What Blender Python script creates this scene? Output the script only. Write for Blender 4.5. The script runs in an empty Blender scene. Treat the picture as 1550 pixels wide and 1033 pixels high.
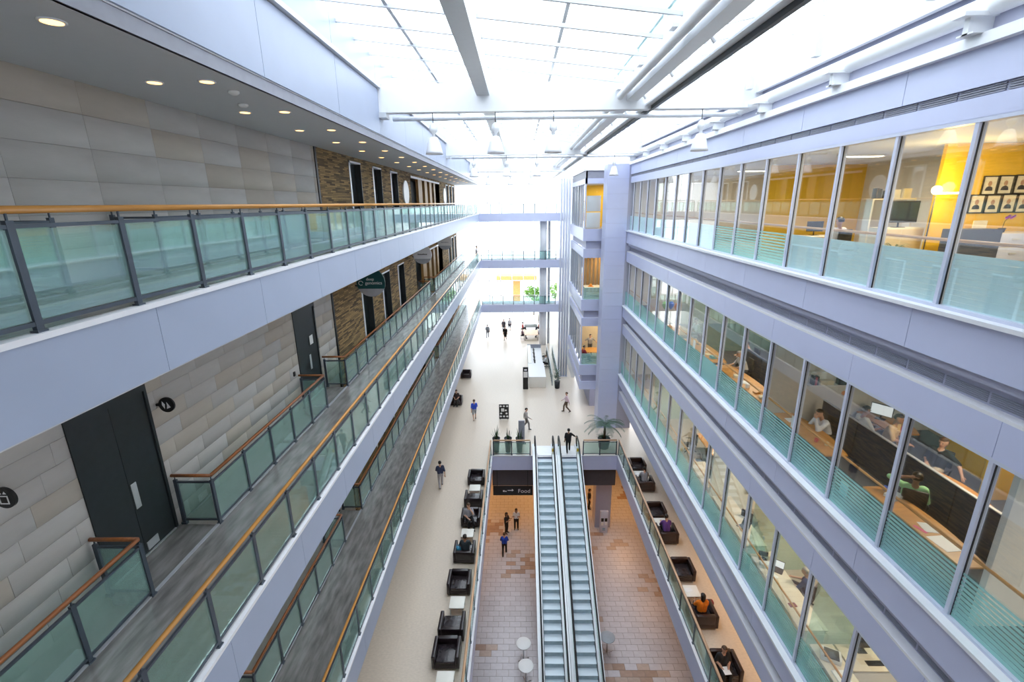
import bpy, bmesh, math, random
from mathutils import Vector, Matrix
random.seed(7)
sc = bpy.context.scene
COL = sc.collection
PI = math.pi

# ------------------------------------------------------------------ camera
CAM_H = 16.3
_w = [[0.99985171, -0.00670791, -0.01586067],      # world axes seen by the camera (right, down, forward)
      [0.01335173, -0.27971868, 0.95998916],
      [-0.01087605, -0.96005857, -0.27958764]]
cam_d = bpy.data.cameras.new('camera'); cam = bpy.data.objects.new('camera', cam_d); COL.objects.link(cam)
cam.matrix_world = Matrix(((_w[0][0], -_w[0][1], -_w[0][2], 0), (_w[1][0], -_w[1][1], -_w[1][2], 0),
                           (_w[2][0], -_w[2][1], -_w[2][2], CAM_H), (0, 0, 0, 1)))
cam_d.sensor_width = 36; cam_d.lens = 719 / 1550 * 36; cam_d.clip_end = 600; cam_d.clip_start = 0.05
sc.camera = cam
# ------------------------------------------------------------------ world, exposure, big lights
wd = bpy.data.worlds.new('overcast_sky'); sc.world = wd; wd.use_nodes = True
bg = wd.node_tree.nodes['Background']; bg.inputs[0].default_value = (0.90, 0.955, 1.0, 1); bg.inputs[1].default_value = 3.4
sc.view_settings.view_transform = 'Standard'; sc.view_settings.look = 'None'
sc.view_settings.gamma = 1; sc.view_settings.use_curve_mapping = False
sc.view_settings.exposure = 0.5
sc.cycles.transparent_max_bounces = 24
sc.cycles.max_bounces = 8; sc.cycles.diffuse_bounces = 5; sc.cycles.sample_clamp_indirect = 8

# ------------------------------------------------------------------ materials
M = {}
def nodes_of(name):
    m = bpy.data.materials.new(name); m.use_nodes = True; M[name] = m
    nt = m.node_tree; return m, nt, nt.nodes['Principled BSDF']
def mat(name, col, rough=0.5, metal=0.0, var=0.06, scale=6.0, bump=0.0, bscale=40.0, stretch=None, rnd=0.0, spec=0.5, coat=0.0):
    """plain surface with soft noise variation; rnd: brightness differs from object to object"""
    m, nt, b = nodes_of(name); L = nt.links; N = nt.nodes
    tc = N.new('ShaderNodeTexCoord'); mp = N.new('ShaderNodeMapping'); L.new(tc.outputs['Object'], mp.inputs[0])
    if stretch: mp.inputs['Scale'].default_value = stretch
    nz = N.new('ShaderNodeTexNoise'); nz.inputs['Scale'].default_value = scale; nz.inputs['Detail'].default_value = 4
    L.new(mp.outputs[0], nz.inputs['Vector'])
    rp = N.new('ShaderNodeValToRGB'); L.new(nz.outputs['Fac'], rp.inputs[0])
    lo = tuple(max(0, c * (1 - var)) for c in col) + (1,); hi = tuple(min(1, c * (1 + var)) for c in col) + (1,)
    rp.color_ramp.elements[0].position = .3; rp.color_ramp.elements[1].position = .7
    rp.color_ramp.elements[0].color = lo; rp.color_ramp.elements[1].color = hi
    out = rp.outputs[0]
    if rnd:
        oi = N.new('ShaderNodeObjectInfo'); mr = N.new('ShaderNodeMapRange'); L.new(oi.outputs['Random'], mr.inputs[0])
        mr.inputs[3].default_value = 1 - rnd; mr.inputs[4].default_value = 1 + rnd
        hs = N.new('ShaderNodeHueSaturation'); L.new(out, hs.inputs['Color']); L.new(mr.outputs[0], hs.inputs['Value']); out = hs.outputs[0]
    L.new(out, b.inputs['Base Color']); b.inputs['Roughness'].default_value = rough; b.inputs['Metallic'].default_value = metal
    b.inputs['Specular IOR Level'].default_value = spec; b.inputs['Coat Weight'].default_value = coat
    if bump:
        n2 = N.new('ShaderNodeTexNoise'); n2.inputs['Scale'].default_value = bscale; L.new(mp.outputs[0], n2.inputs['Vector'])
        bp = N.new('ShaderNodeBump'); bp.inputs['Strength'].default_value = bump; bp.inputs['Distance'].default_value = .02
        L.new(n2.outputs['Fac'], bp.inputs['Height']); L.new(bp.outputs[0], b.inputs['Normal'])
    return m
def glass(name, tint, gloss=.5, body=0.0, bodycol=(.6, .85, .85), rough=.02):
    """thin pane: tinted see-through sheet with fresnel reflection and an optional milky body"""
    m, nt, b = nodes_of(name); N = nt.nodes; L = nt.links; N.remove(b); out = N['Material Output']
    tr = N.new('ShaderNodeBsdfTransparent'); tr.inputs[0].default_value = (*tint, 1)
    gl = N.new('ShaderNodeBsdfGlossy'); gl.inputs['Roughness'].default_value = rough; gl.inputs[0].default_value = (1, 1, 1, 1)
    lw = N.new('ShaderNodeFresnel'); lw.inputs['IOR'].default_value = 1.5
    mu = N.new('ShaderNodeMath'); mu.operation = 'MULTIPLY'; mu.inputs[1].default_value = gloss * 2; L.new(lw.outputs[0], mu.inputs[0])
    src = tr
    if body:
        tl = N.new('ShaderNodeBsdfDiffuse'); tl.inputs[0].default_value = (*bodycol, 1)
        tt = N.new('ShaderNodeBsdfTranslucent'); tt.inputs[0].default_value = (*bodycol, 1)
        ma = N.new('ShaderNodeMixShader'); ma.inputs[0].default_value = .3; L.new(tl.outputs[0], ma.inputs[1]); L.new(tt.outputs[0], ma.inputs[2])
        mb = N.new('ShaderNodeMixShader'); mb.inputs[0].default_value = body; L.new(tr.outputs[0], mb.inputs[1]); L.new(ma.outputs[0], mb.inputs[2]); src = mb
    mx = N.new('ShaderNodeMixShader'); L.new(mu.outputs[0], mx.inputs[0]); L.new(src.outputs[0], mx.inputs[1]); L.new(gl.outputs[0], mx.inputs[2])
    L.new(mx.outputs[0], out.inputs[0]); return m
def emit(name, col, s):
    m, nt, b = nodes_of(name); b.inputs['Base Color'].default_value = (*col, 1)
    b.inputs['Emission Color'].default_value = (*col, 1); b.inputs['Emission Strength'].default_value = s; return m
def brickmat(name, c1, c2, cm, bw, rh, mort=.006):
    m, nt, b = nodes_of(name); N = nt.nodes; L = nt.links
    tc = N.new('ShaderNodeTexCoord'); mp = N.new('ShaderNodeMapping'); mp.inputs['Rotation'].default_value = (0, 0, 0)
    sx = N.new('ShaderNodeSeparateXYZ'); cx = N.new('ShaderNodeCombineXYZ')
    L.new(tc.outputs['Object'], sx.inputs[0]); ad = N.new('ShaderNodeMath'); L.new(sx.outputs[0], ad.inputs[0]); L.new(sx.outputs[1], ad.inputs[1])
    L.new(ad.outputs[0], cx.inputs[0]); L.new(sx.outputs[2], cx.inputs[1])
    bt = N.new('ShaderNodeTexBrick'); L.new(cx.outputs[0], bt.inputs['Vector']); bt.inputs['Scale'].default_value = 1
    bt.inputs['Brick Width'].default_value = bw; bt.inputs['Row Height'].default_value = rh; bt.inputs['Mortar Size'].default_value = mort
    bt.inputs['Color1'].default_value = (*c1, 1); bt.inputs['Color2'].default_value = (*c2, 1); bt.inputs['Mortar'].default_value = (*cm, 1); bt.inputs['Bias'].default_value = -.1
    bt.offset = .37
    L.new(bt.outputs['Color'], b.inputs['Base Color']); b.inputs['Roughness'].default_value = .85
    bp = N.new('ShaderNodeBump'); bp.inputs['Strength'].default_value = .6; bp.inputs['Distance'].default_value = .01; bp.invert = True
    L.new(bt.outputs['Fac'], bp.inputs['Height']); L.new(bp.outputs[0], b.inputs['Normal']); return m

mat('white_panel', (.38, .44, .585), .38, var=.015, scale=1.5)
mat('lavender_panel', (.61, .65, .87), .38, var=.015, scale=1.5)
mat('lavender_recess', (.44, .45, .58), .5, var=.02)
mat('lip_white', (.86, .87, .92), .3, var=.01)
mat('roof_white', (.86, .88, .91), .4, var=.01)
mat('roof_grey', (.62, .65, .69), .4, var=.02)
mat('louvre_grey', (.30, .31, .37), .5, var=.05)
mat('post_steel', (.085, .105, .135), .35, .3, var=.08)
mat('dark_metal', (.02, .026, .032), .38, .2, var=.1)
mat('mullion', (.62, .66, .80), .35, 0, var=.02)
mat('gasket', (.02, .02, .025), .5)
mat('steel', (.70, .72, .75), .38, .6, var=.02)
mat('rail_wood', (.62, .29, .065), .35, var=.12, scale=3, stretch=(8, .5, 8), coat=.3)
mat('rail_wood_dark', (.33, .115, .035), .4, var=.15, scale=3, stretch=(8, .5, 8))
mat('rail_wood_pale', (.66, .42, .26), .4, var=.1, scale=3, stretch=(8, .5, 8))
mat('wood_panel', (.36, .195, .065), .5, var=.22, scale=2.5, stretch=(6, 6, .5), rnd=.18)
mat('stone', (.50, .475, .46), .72, var=.10, scale=1.2, stretch=(1, .5, 2.6), bump=.08, bscale=18, rnd=.06)
mat('stone_warm', (.50, .445, .39), .72, var=.10, scale=1.2, stretch=(1, .5, 2.6), bump=.08, bscale=18, rnd=.06)
mat('joint', (.52, .49, .47), .9)
mat('ceiling_paint', (.62, .63, .65), .6, var=.01)
mat('walk_floor', (.25, .235, .23), .24, var=.35, scale=2.2, stretch=(3.5, .7, 1), coat=.2)
mat('slab_side', (.45, .46, .5), .6)
mat('hall_floor', (.68, .59, .495), .3, var=.07, scale=9, stretch=(1, 2.2, 1), bump=.03, bscale=60)
mat('lower_bed', (.30, .24, .22), .7)
mat('tile_a', (.60, .575, .61), .35, var=.05, rnd=.05)
mat('tile_b', (.43, .30, .235), .35, var=.08, rnd=.10)
mat('tile_c', (.50, .39, .335), .35, var=.08, rnd=.08)
mat('carpet', (.10, .10, .115), .95, var=.2, scale=30)
mat('office_floor', (.38, .33, .28), .6, var=.1)
mat('office_white', (.78, .76, .72), .7, var=.02)
mat('office_beige', (.62, .50, .36), .7, var=.03)
mat('office_yellow', (.80, .50, .03), .7, var=.03)
mat('office_orange', (.75, .34, .05), .6, var=.04)
mat('dark_soffit', (.075, .075, .09), .6)
mat('navy_beam', (.27, .29, .38), .5)
mat('door_black', (.022, .028, .032), .42, var=.1)
mat('plaza', (.85, .84, .82), .8)
mat('white', (.86, .86, .86), .4, var=.01)
mat('black', (.012, .012, .014), .45)
brickmat('brick', (.46, .29, .12), (.05, .032, .02), (.12, .085, .055), .5, .062)
glass('rail_glass', (.86, .95, .93), .22, .17, (.50, .80, .74))
glass('roof_glass', (.97, .985, 1), .12)
glass('window_glass', (.972, .995, .99), .15)
glass('frost_film', (.68, .92, .92), .05, .48, (.60, .90, .92), .3)
mat('lit_film_white', (.76, .96, 1.0), .5, var=.02)  # pale cyan carries the brightness of frosted film catching more light
glass('partition_glass', (.84, .94, .92), .15, .16, (.5, .8, .76))
emit('lamp_warm', (1.0, .55, .2), 2.6)
emit('lamp_white', (1.0, .93, .82), 6)
emit('lamp_office', (1.0, .86, .66), 7)

# ------------------------------------------------------------------ mesh helpers
class MB:
    def __init__(s): s.v = []; s.f = []; s.m = []; s.sm = []
    def add(s, vs, fs, mi=0, smooth=False):
        o = len(s.v); s.v += [tuple(p) for p in vs]
        for f in fs: s.f.append(tuple(i + o for i in f)); s.m.append(mi); s.sm.append(smooth)
        return s
    def box(s, x0, x1, y0, y1, z0, z1, mi=0, taper=0):
        t = taper
        vs = [(x0, y0, z0), (x1, y0, z0), (x1, y1, z0), (x0, y1, z0), (x0 + t, y0 + t, z1), (x1 - t, y0 + t, z1), (x1 - t, y1 - t, z1), (x0 + t, y1 - t, z1)]
        return s.add(vs, [(3, 2, 1, 0), (4, 5, 6, 7), (0, 1, 5, 4), (1, 2, 6, 5), (2, 3, 7, 6), (3, 0, 4, 7)], mi)
    def rbox(s, x0, x1, y0, y1, z0, z1, r=.02, mi=0, seg=2):
        bm = bmesh.new(); bmesh.ops.create_cube(bm, size=1)
        for v in bm.verts: v.co = Vector(((x0 + x1) / 2 + v.co.x * (x1 - x0), (y0 + y1) / 2 + v.co.y * (y1 - y0), (z0 + z1) / 2 + v.co.z * (z1 - z0)))
        r = min(r, .49 * min(x1 - x0, y1 - y0, z1 - z0))
        bmesh.ops.bevel(bm, geom=bm.edges[:], offset=r, segments=seg, affect='EDGES', profile=.5)
        return s.bm(bm, mi, True)
    def bm(s, bm, mi=0, smooth=False):
        bm.verts.index_update(); s.add([v.co for v in bm.verts], [[v.index for v in f.verts] for f in bm.faces], mi, smooth); bm.free(); return s
    def tube(s, pts, r, n=8, mi=0, cap=True, smooth=True):
        pts = [Vector(p) for p in pts]; rs = r if isinstance(r, (list, tuple)) else [r] * len(pts); rings = []
        vs = []; fs = []; up = None
        for i, p in enumerate(pts):
            d = (pts[min(i + 1, len(pts) - 1)] - pts[max(i - 1, 0)]).normalized()
            if up is None: up = Vector((0, 0, 1)) if abs(d.z) < .9 else Vector((0, 1, 0))
            a = d.cross(up).normalized(); b = a.cross(d).normalized(); up = b
            for k in range(n):
                t = 2 * PI * k / n; vs.append(p + (a * math.cos(t) + b * math.sin(t)) * rs[i])
        for i in range(len(pts) - 1):
            for k in range(n): fs.append((i * n + k, i * n + (k + 1) % n, (i + 1) * n + (k + 1) % n, (i + 1) * n + k))
        if cap: fs.append(tuple(range(n))[::-1]); fs.append(tuple((len(pts) - 1) * n + k for k in range(n)))
        return s.add(vs, fs, mi, smooth)
    def lathe(s, prof, n=20, c=(0, 0, 0), mi=0, smooth=True, sx=1, sy=1):
        vs = []; fs = []
        for r, z in prof:
            for k in range(n): t = 2 * PI * k / n; vs.append((c[0] + r * math.cos(t) * sx, c[1] + r * math.sin(t) * sy, c[2] + z))
        for i in range(len(prof) - 1):
            for k in range(n): fs.append((i * n + k, i * n + (k + 1) % n, (i + 1) * n + (k + 1) % n, (i + 1) * n + k))
        fs.append(tuple(range(n))[::-1]); fs.append(tuple((len(prof) - 1) * n + k for k in range(n)))
        return s.add(vs, fs, mi, smooth)
    def prism(s, poly, h, axis='z', at=0, mi=0):
        """extrude a 2D outline: axis z -> (x,y), axis x -> (y,z), axis y -> (x,z)"""
        def P(a, b, c): return {'z': (a, b, c), 'x': (c, a, b), 'y': (a, c, b)}[axis]
        n = len(poly); vs = [P(a, b, at) for a, b in poly] + [P(a, b, at + h) for a, b in poly]
        fs = [tuple(range(n))[::-1], tuple(range(n, 2 * n))] + [(i, (i + 1) % n, n + (i + 1) % n, n + i) for i in range(n)]
        return s.add(vs, fs, mi)
    def ball(s, c, r, sx=1, sy=1, sz=1, n=10, mi=0):
        prof = [(max(.001, math.sin(PI * i / (n - 2))) * r, -math.cos(PI * i / (n - 2)) * r * sz) for i in range(n - 1)]
        return s.lathe(prof, n, c, mi, True, sx, sy)
    def mesh(s, name, mats):
        me = bpy.data.meshes.new(name); me.from_pydata(s.v, [], s.f)
        for m in (mats if isinstance(mats, (list, tuple)) else [mats]): me.materials.append(M[m])
        me.polygons.foreach_set('material_index', s.m); me.polygons.foreach_set('use_smooth', s.sm)
        bm = bmesh.new(); bm.from_mesh(me); bmesh.ops.recalc_face_normals(bm, faces=bm.faces); bm.to_mesh(me); bm.free()
        me.update(); return me
    def build(s, name, mats, parent=None, loc=None, rz=0):
        return link(name, s.mesh(name, mats), parent, loc, rz)
def link(name, data, parent=None, loc=None, rz=0):
    o = bpy.data.objects.new(name, data); COL.objects.link(o)
    if parent: o.parent = parent
    if loc: o.location = loc
    if rz: o.rotation_euler.z = rz
    return o
def B(x0, x1, y0, y1, z0, z1): return MB().box(x0, x1, y0, y1, z0, z1)
def tag(o, label=None, cat=None, group=None, kind=None):
    if label: o['label'] = label
    if cat: o['category'] = cat
    if group: o['group'] = group
    if kind: o['kind'] = kind
    return o
def thing(name, label, cat, loc=(0, 0, 0), rz=0, group=None):
    o = link(name, None, None, loc, rz); o.empty_display_size = .2; return tag(o, label, cat, group)
def struct(name, mb, mats, label=None, cat=None):
    o = mb.build(name, mats) if mb else link(name, None); return tag(o, label, cat, None, 'structure')
def copy_tree(o, parent=None):
    c = o.copy(); COL.objects.link(c); c.parent = parent
    for ch in list(o.children): copy_tree(ch, c)
    return c
TEXTMESH = {}
def text(body, size, mname, name, parent, loc, rot=(0, 0, 0), align='CENTER', depth=.004):
    cu = bpy.data.curves.new(name, 'FONT'); cu.body = body; cu.size = size; cu.align_x = align; cu.align_y = 'CENTER'; cu.extrude = depth
    tmp = bpy.data.objects.new(name, cu); COL.objects.link(tmp)
    dg = bpy.context.evaluated_depsgraph_get(); me = bpy.data.meshes.new_from_object(tmp.evaluated_get(dg)); bpy.data.objects.remove(tmp)
    me.materials.clear(); me.materials.append(M[mname])
    o = link(name, me, parent, loc); o.rotation_euler = rot; return o
# ------------------------------------------------------------------ dimensions
XL, XW, XI = -4.34, -6.9, -6.1          # balcony edge, stone wall, inner balustrade
LEV = {3: 15.18, 2: 10.12, 1: 5.06}
Y0, YB = 1.0, 53.4                      # modelled balcony length, far bridges
STEP = 1.19; P0 = 4.15 - STEP * 2       # balustrade post grid
XR = 7.2; MS = 1.66; R0 = 8.28 - MS * 3 # curtain wall, mullion grid
GB = {3: 14.47, 2: 9.41, 1: 4.35}; GH = 3.03
YE = 32.4                               # far end of the near office wing

# ------------------------------------------------------------------ hall floor with the escalator well, lower floor
HX0, HX1, HY0, HY1 = -1.93, 6.52, 2.0, 28.42
f = MB(); 
for a in ((-6.9, HX0, -6, 62), (HX1, 13.5, -6, 62), (HX0, HX1, HY1, 62), (HX0, HX1, -6, HY0)): f.box(a[0], a[1], a[2], a[3], -.35, 0)
floor = struct('floor', f, 'hall_floor', 'pale beige terrazzo hall floor around the escalator well', 'floor')
for (a, nm) in (((HX0 - .02, HX0 + .05, HY0, HY1), 'well_fascia'), ((HX1 - .05, HX1 + .02, HY0, HY1), 'well_fascia'), ((HX0, HX1, HY1 - .05, HY1 + .02), 'well_fascia')):
    B(a[0], a[1], a[2], a[3], -1.05, .02).build(nm, 'lavender_panel', floor)
    B(a[0] - .02, a[1] + .02, a[2] - .02, a[3] + .02, .0, .05).build('well_lip', 'lip_white', floor)
so = MB().box(HX0 - 8, HX0 - .05, -6, 45, -1.1, -.4).box(HX1 + .05, 16, -6, 45, -1.1, -.4).box(HX0, HX1, HY1 + .05, 45, -1.1, -.4)
struct('ceiling_lower', so, 'dark_soffit', 'dark soffit under the hall floor', 'ceiling')
LOZ = -6.4
lf = struct('floor_lower', B(-9.5, 16, 2, 45, LOZ - .3, LOZ - .012), 'lower_bed', 'pinkish tiled lower concourse floor with scattered brown tiles', 'floor')
# tiles of the lower floor: those in view nearest as objects, the rest joined
TW, TD = .62, .36; random.seed(3); dark = {}
def tone(i, j):
    a = math.sin(i * .53 + j * .21) + math.sin(i * .31 - j * .47 + 1.7) + random.uniform(-1.2, 1.2)
    return 2 if a > 2.0 else (1 if a > 1.55 else 0)
tmesh = [B(-TW / 2 + .008, TW / 2 - .008, -TD / 2 + .007, TD / 2 - .007, -.012, 0).mesh('floor_tile', n) for n in ('tile_a', 'tile_c', 'tile_b')]
rest = MB(); cand = []
ny = int((44 - 15) / TD)
for j in range(ny):
    y = 15 + j * TD
    for i in range(-10, 32):
        x = i * TW + (TW / 2 if j % 2 else 0) - 1.9
        t = tone(i // 1, j)
        cand.append((x, y, t))
vis = [c for c in cand if -3.1 < c[0] < .5 and c[1] > 17.6] + [c for c in cand if 4.4 < c[0] < 9 and c[1] > 17.6]
vis = sorted(vis, key=lambda c: c[1])[:295]; vs_ = set(vis)
for c in cand:
    if c in vs_: link('floor_tile', tmesh[c[2]], lf, (c[0], c[1], LOZ))
    else: rest.box(c[0] - TW / 2 + .008, c[0] + TW / 2 - .008, c[1] - TD / 2 + .007, c[1] + TD / 2 - .007, LOZ - .012, LOZ, {0: 0, 1: 1, 2: 2}[c[2]])
tag(rest.build('floor_tiles', ['tile_a', 'tile_c', 'tile_b'], lf), kind='stuff')
# lower walls in warm orange light
struct('wall_lower', MB().box(-9.6, -9.4, 2, 45, LOZ, -1.1).box(-9.5, 16, 44.8, 45, LOZ, -1.1).box(15.8, 16, 2, 45, LOZ, -1.1).box(-9.5, 16, 1.8, 2.0, LOZ, -.35), 'office_orange', 'orange painted wall of the lower concourse', 'wall')
bh = struct('trim_1', B(HX0 - .0, .95, HY1 + .35, HY1 + .5, -2.5, -1.1).box(4.0, HX1, HY1 + .35, HY1 + .5, -2.5, -1.1), 'dark_soffit', 'dark bulkhead under the hall floor edge', 'trim')
pier = struct('wall_pier_lower', B(5.35, 6.45, 29.4, 30.6, LOZ, -1.1), 'lavender_recess', 'square grey pier standing on the lower floor', 'pier')

# ------------------------------------------------------------------ left wing: stone wall, brick wall, walkways
wall_left = struct('wall_left', B(XW - .35, XW - .035, -6, 17.1, 0, 18.3), 'joint', 'pale limestone wall of large ashlar blocks beside the walkways', 'wall')
random.seed(11)
SW, SH = 1.45, .505
stm = {}
def stone_block(y0, y1, z0, z1):
    k = (round(y1 - y0, 3), round(z1 - z0, 3), random.random() < .35)
    if k not in stm: stm[k] = MB().rbox(-.035, 0, .002, k[0] - .002, .002, k[1] - .002, .003, 0, 1).mesh('stone_block', 'stone_warm' if k[2] else 'stone')
    link('stone_block', stm[k], wall_left, (XW, y0, z0))
D1 = (6.42, 8.05); D2 = (13.95, 15.5)                      # doorways that the walkways serve
for z0, z1, doors in ((10.12, 14.4, (D1, D2)), (15.18, 18.22, ())):
    SHl, SWl = (SH, SW) if z0 > 12 else (.36, 1.02); n = round((z1 - z0) / SHl); h = (z1 - z0) / n
    for j in range(n):
        y = 2.34 - ((j * 7 % 4) * .25 if z0 < 12 else 0)
        while y < 17.1:
            a, b = max(y, 2.3), min(y + SWl, 17.1); y += SWl
            for d in doors:
                if a < d[0] < b and b <= d[1]: b = d[0]
                elif a >= d[0] and b > d[1] > a: a = d[1]
                elif a >= d[0] and b <= d[1]: b = a
                elif a < d[0] and b > d[1]: b = d[0]
            if b - a > .12: stone_block(round(a, 3), round(b, 3), z0 + j * h, z0 + (j + 1) * h)
struct('trim_2', B(XW - .2, XW + .03, 17.06, 17.2, 5.0, 18.25), 'black', 'black metal edge strip between stone and brick walls', 'trim')
# doors in the stone wall
def wall_door(n, y0, y1, z, leaves, label):
    r = struct('door_%d' % n, None, None, label, 'door'); r.location = (XW, y0, z)
    w = y1 - y0; H_ = 2.95
    MB().box(-.06, .02, 0, .06, 0, H_).box(-.06, .02, w - .06, w, 0, H_).box(-.06, .02, 0, w, H_, 4.2).build('door_frame', 'door_black', r)
    lw = (w - .12) / leaves
    for k in range(leaves):
        lf_ = B(-.06, -.01, .065 + k * lw, .055 + (k + 1) * lw, .02, H_ - .01).build('door_leaf', 'door_black', r); last = lf_
    MB().rbox(-.01, .004, w / 2 + .03, w / 2 + .15, .95, 1.45, .01).build('push_plate', 'steel', last)
    B(-.01, .006, w / 2 + .05, w / 2 + .32, .06, .22).build('kick_plate', 'steel', last)
    B(-.05, .02, 0, w, 0, .02).build('threshold', 'steel', r)
    return r
wall_door(1, D1[0], D1[1], LEV[2], 2, 'tall black double door with steel push plate in the stone wall')
d2 = wall_door(2, D2[0], D2[1], LEV[2], 1, 'tall black door with a white notice beside the brick wall')
B(0, .006, .95, 1.2, 1.75, 2.05).build('notice_sheet', 'white', d2)
wall_door(3, D2[0], D2[1], LEV[1], 1, 'black door in the wall along the lowest walkway')
wall_door(4, D1[0], D1[1], LEV[1], 2, 'black double door in the wall along the lowest walkway')
# brick wall with tall window openings
WIN = [(20.42, 21.95), (23.68, 25.2), (26.95, 28.5)]
WIN2 = [(47.2, 48.5), (49.4, 50.7), (51.6, 52.9)]
PORT = (31.9, 43.2)
bw = MB()
def solid(y0, y1, z0, z1): bw.box(XW - .35, XW, y0, y1, z0, z1)
solid(17.15, 53.6, -.0, 5.06); 
for z in (LEV[1], LEV[2], LEV[3]):
    top = z + 5.06 if z < 15 else 18.25
    ops = WIN + [PORT] + WIN2; y = 17.15
    for a, b in ops: solid(y, a, z, top); solid(a, b, z + 2.85, top); y = b
    solid(y, 53.6, z, top)
wall_brick = struct('wall_brick', bw, 'brick', 'brown and tan roman brick wall with tall narrow windows', 'wall')
nw = 0
for z in (LEV[2], LEV[3], LEV[1]):
    for (a, b) in WIN + WIN2:
        nw += 1
        w = struct('window_%d' % nw, None, None, 'tall dark window with pale frame in the brick wall', 'window'); w.location = (XW, a, z)
        MB().box(-.3, .02, 0, .14, 0, 2.85).box(-.3, .02, 0, b - a, 2.78, 2.85).build('window_frame', 'lip_white', w)
        B(-.24, -.22, .14, b - a - .05, 0, 2.78).build('pane', 'window_glass', w)
        B(-.28, -.25, .14, b - a, 0, 2.78).build('dark_room_backing', 'door_black', w); B(-.3, .01, b - a - .05, b - a, 0, 2.78).build('jamb', 'door_black', w)  # black sheet behind the pane stands in for the unlit room
for z in (LEV[1], LEV[2], LEV[3]):      # timber portals
    p = struct('wall_portal', None, None, 'timber lined portal of upright boards in the brick wall', 'wall'); p.location = (XW, PORT[0], z)
    Lp = PORT[1] - PORT[0]; h = 2.85
    B(-1.6, -1.5, 0, Lp, 0, h).build('back_panel', 'black', p)
    for ye_ in (-.1, Lp): B(-1.5, .0, ye_, ye_ + .1, 0, h).build('end_panel', 'wood_panel', p)
    B(-1.6, -.3, -.1, Lp + .1, h, h + .1).build('head_panel', 'wood_panel', p); B(-1.6, .0, -.1, Lp + .1, -.1, 0).build('portal_floor', 'walk_floor', p)
    k = 0; y = .3
    for (ya, yb) in ((2.4, 3.7), (4.7, 5.7), (6.7, 7.6), (8.6, 9.3)): B(-.18, .0, ya, yb, 0, h).build('timber_board', 'wood_panel', p)
    B(-.18, .04, 0, Lp, h - .12, h).build('timber_head', 'lip_white', p)
    B(-1.5, -.9, .0, 2.2, 0, h).build('timber_board', 'wood_panel', p)
    B(-.6, -.55, 9.3, Lp, 0, h).build('timber_board', 'wood_panel', p)
struct('wall_far_left', B(XW - .3, XW, 53.6, 62, 0, 18.3), 'roof_white', 'white wall beyond the far bridges', 'wall')

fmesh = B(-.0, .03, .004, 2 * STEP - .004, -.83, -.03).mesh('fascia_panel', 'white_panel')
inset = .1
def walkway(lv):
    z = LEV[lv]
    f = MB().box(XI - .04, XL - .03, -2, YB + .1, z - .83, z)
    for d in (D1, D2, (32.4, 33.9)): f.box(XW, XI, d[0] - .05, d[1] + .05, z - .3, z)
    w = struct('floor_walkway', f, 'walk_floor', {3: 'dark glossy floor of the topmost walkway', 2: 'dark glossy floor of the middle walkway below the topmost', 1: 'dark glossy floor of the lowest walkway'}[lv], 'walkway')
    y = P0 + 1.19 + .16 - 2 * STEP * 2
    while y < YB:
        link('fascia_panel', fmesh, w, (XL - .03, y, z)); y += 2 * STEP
    B(XL - .12, XL + .02, -2, YB, z - .03, z + .03).build('edge_lip', 'lip_white', w)
    B(XI - .04, XI + .02, -2, YB, z - .3, z + .02).build('inner_lip', 'slab_side', w)
    B(XI - .02, XL - .04, -2, YB, z - .86, z - .83).build('soffit', 'ceiling_paint', w)
for lv in (3, 2, 1): walkway(lv)

# ------------------------------------------------------------------ balustrades
POST = MB().box(-.022, .022, -.035, .035, -.02, 1.0).box(-.04, .04, -.05, .05, -.02, .03).box(-.008, .008, -.008, .008, 1.0, 1.07).mesh('post', 'post_steel')
PANES = {}
def pane_mesh(L, h=.8, m='rail_glass'):
    k = (round(L, 3), h, m)
    if k not in PANES: PANES[k] = B(-.006, .006, 0, L, 0, h).mesh('glass_pane', m)
    return PANES[k]
def balustrade(name, label, start, ys, rz=0, wood='rail_wood', group=None, cat='balustrade', rail_r=.034, ends=(.0, .0)):
    """run along local +Y from the first to the last of ys; start = base point"""
    r = thing(name, label, cat, start, rz, group)
    a, b = ys[0], ys[-1]
    MB().tube([(0, a - ends[0], 1.09), (0, b + ends[1], 1.09)], rail_r, 8).build('handrail', wood, r)
    MB().box(-.018, .018, a, b, .93, .965).build('top_rail', 'post_steel', r)
    MB().box(-.018, .018, a, b, .07, .11).build('bottom_rail', 'post_steel', r)
    for y in ys: link('post', POST, r, (0, y, 0))
    for i in range(len(ys) - 1):
        L = ys[i + 1] - ys[i] - .09
        if L > .1: link('glass_pane', pane_mesh(round(L, 2)), r, (0, ys[i] + .045, .12))
    return r
def grid(a, b, step=STEP, off=P0):
    n0 = math.ceil((a - off) / step); out = []
    while off + n0 * step <= b: out.append(off + n0 * step); n0 += 1
    return out
def evenly(a, b, step=STEP):
    n = max(1, round((b - a) / step)); return [a + (b - a) * i / n for i in range(n + 1)]
names = {3: 'topmost walkway', 2: 'middle walkway', 1: 'lowest walkway'}
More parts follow.
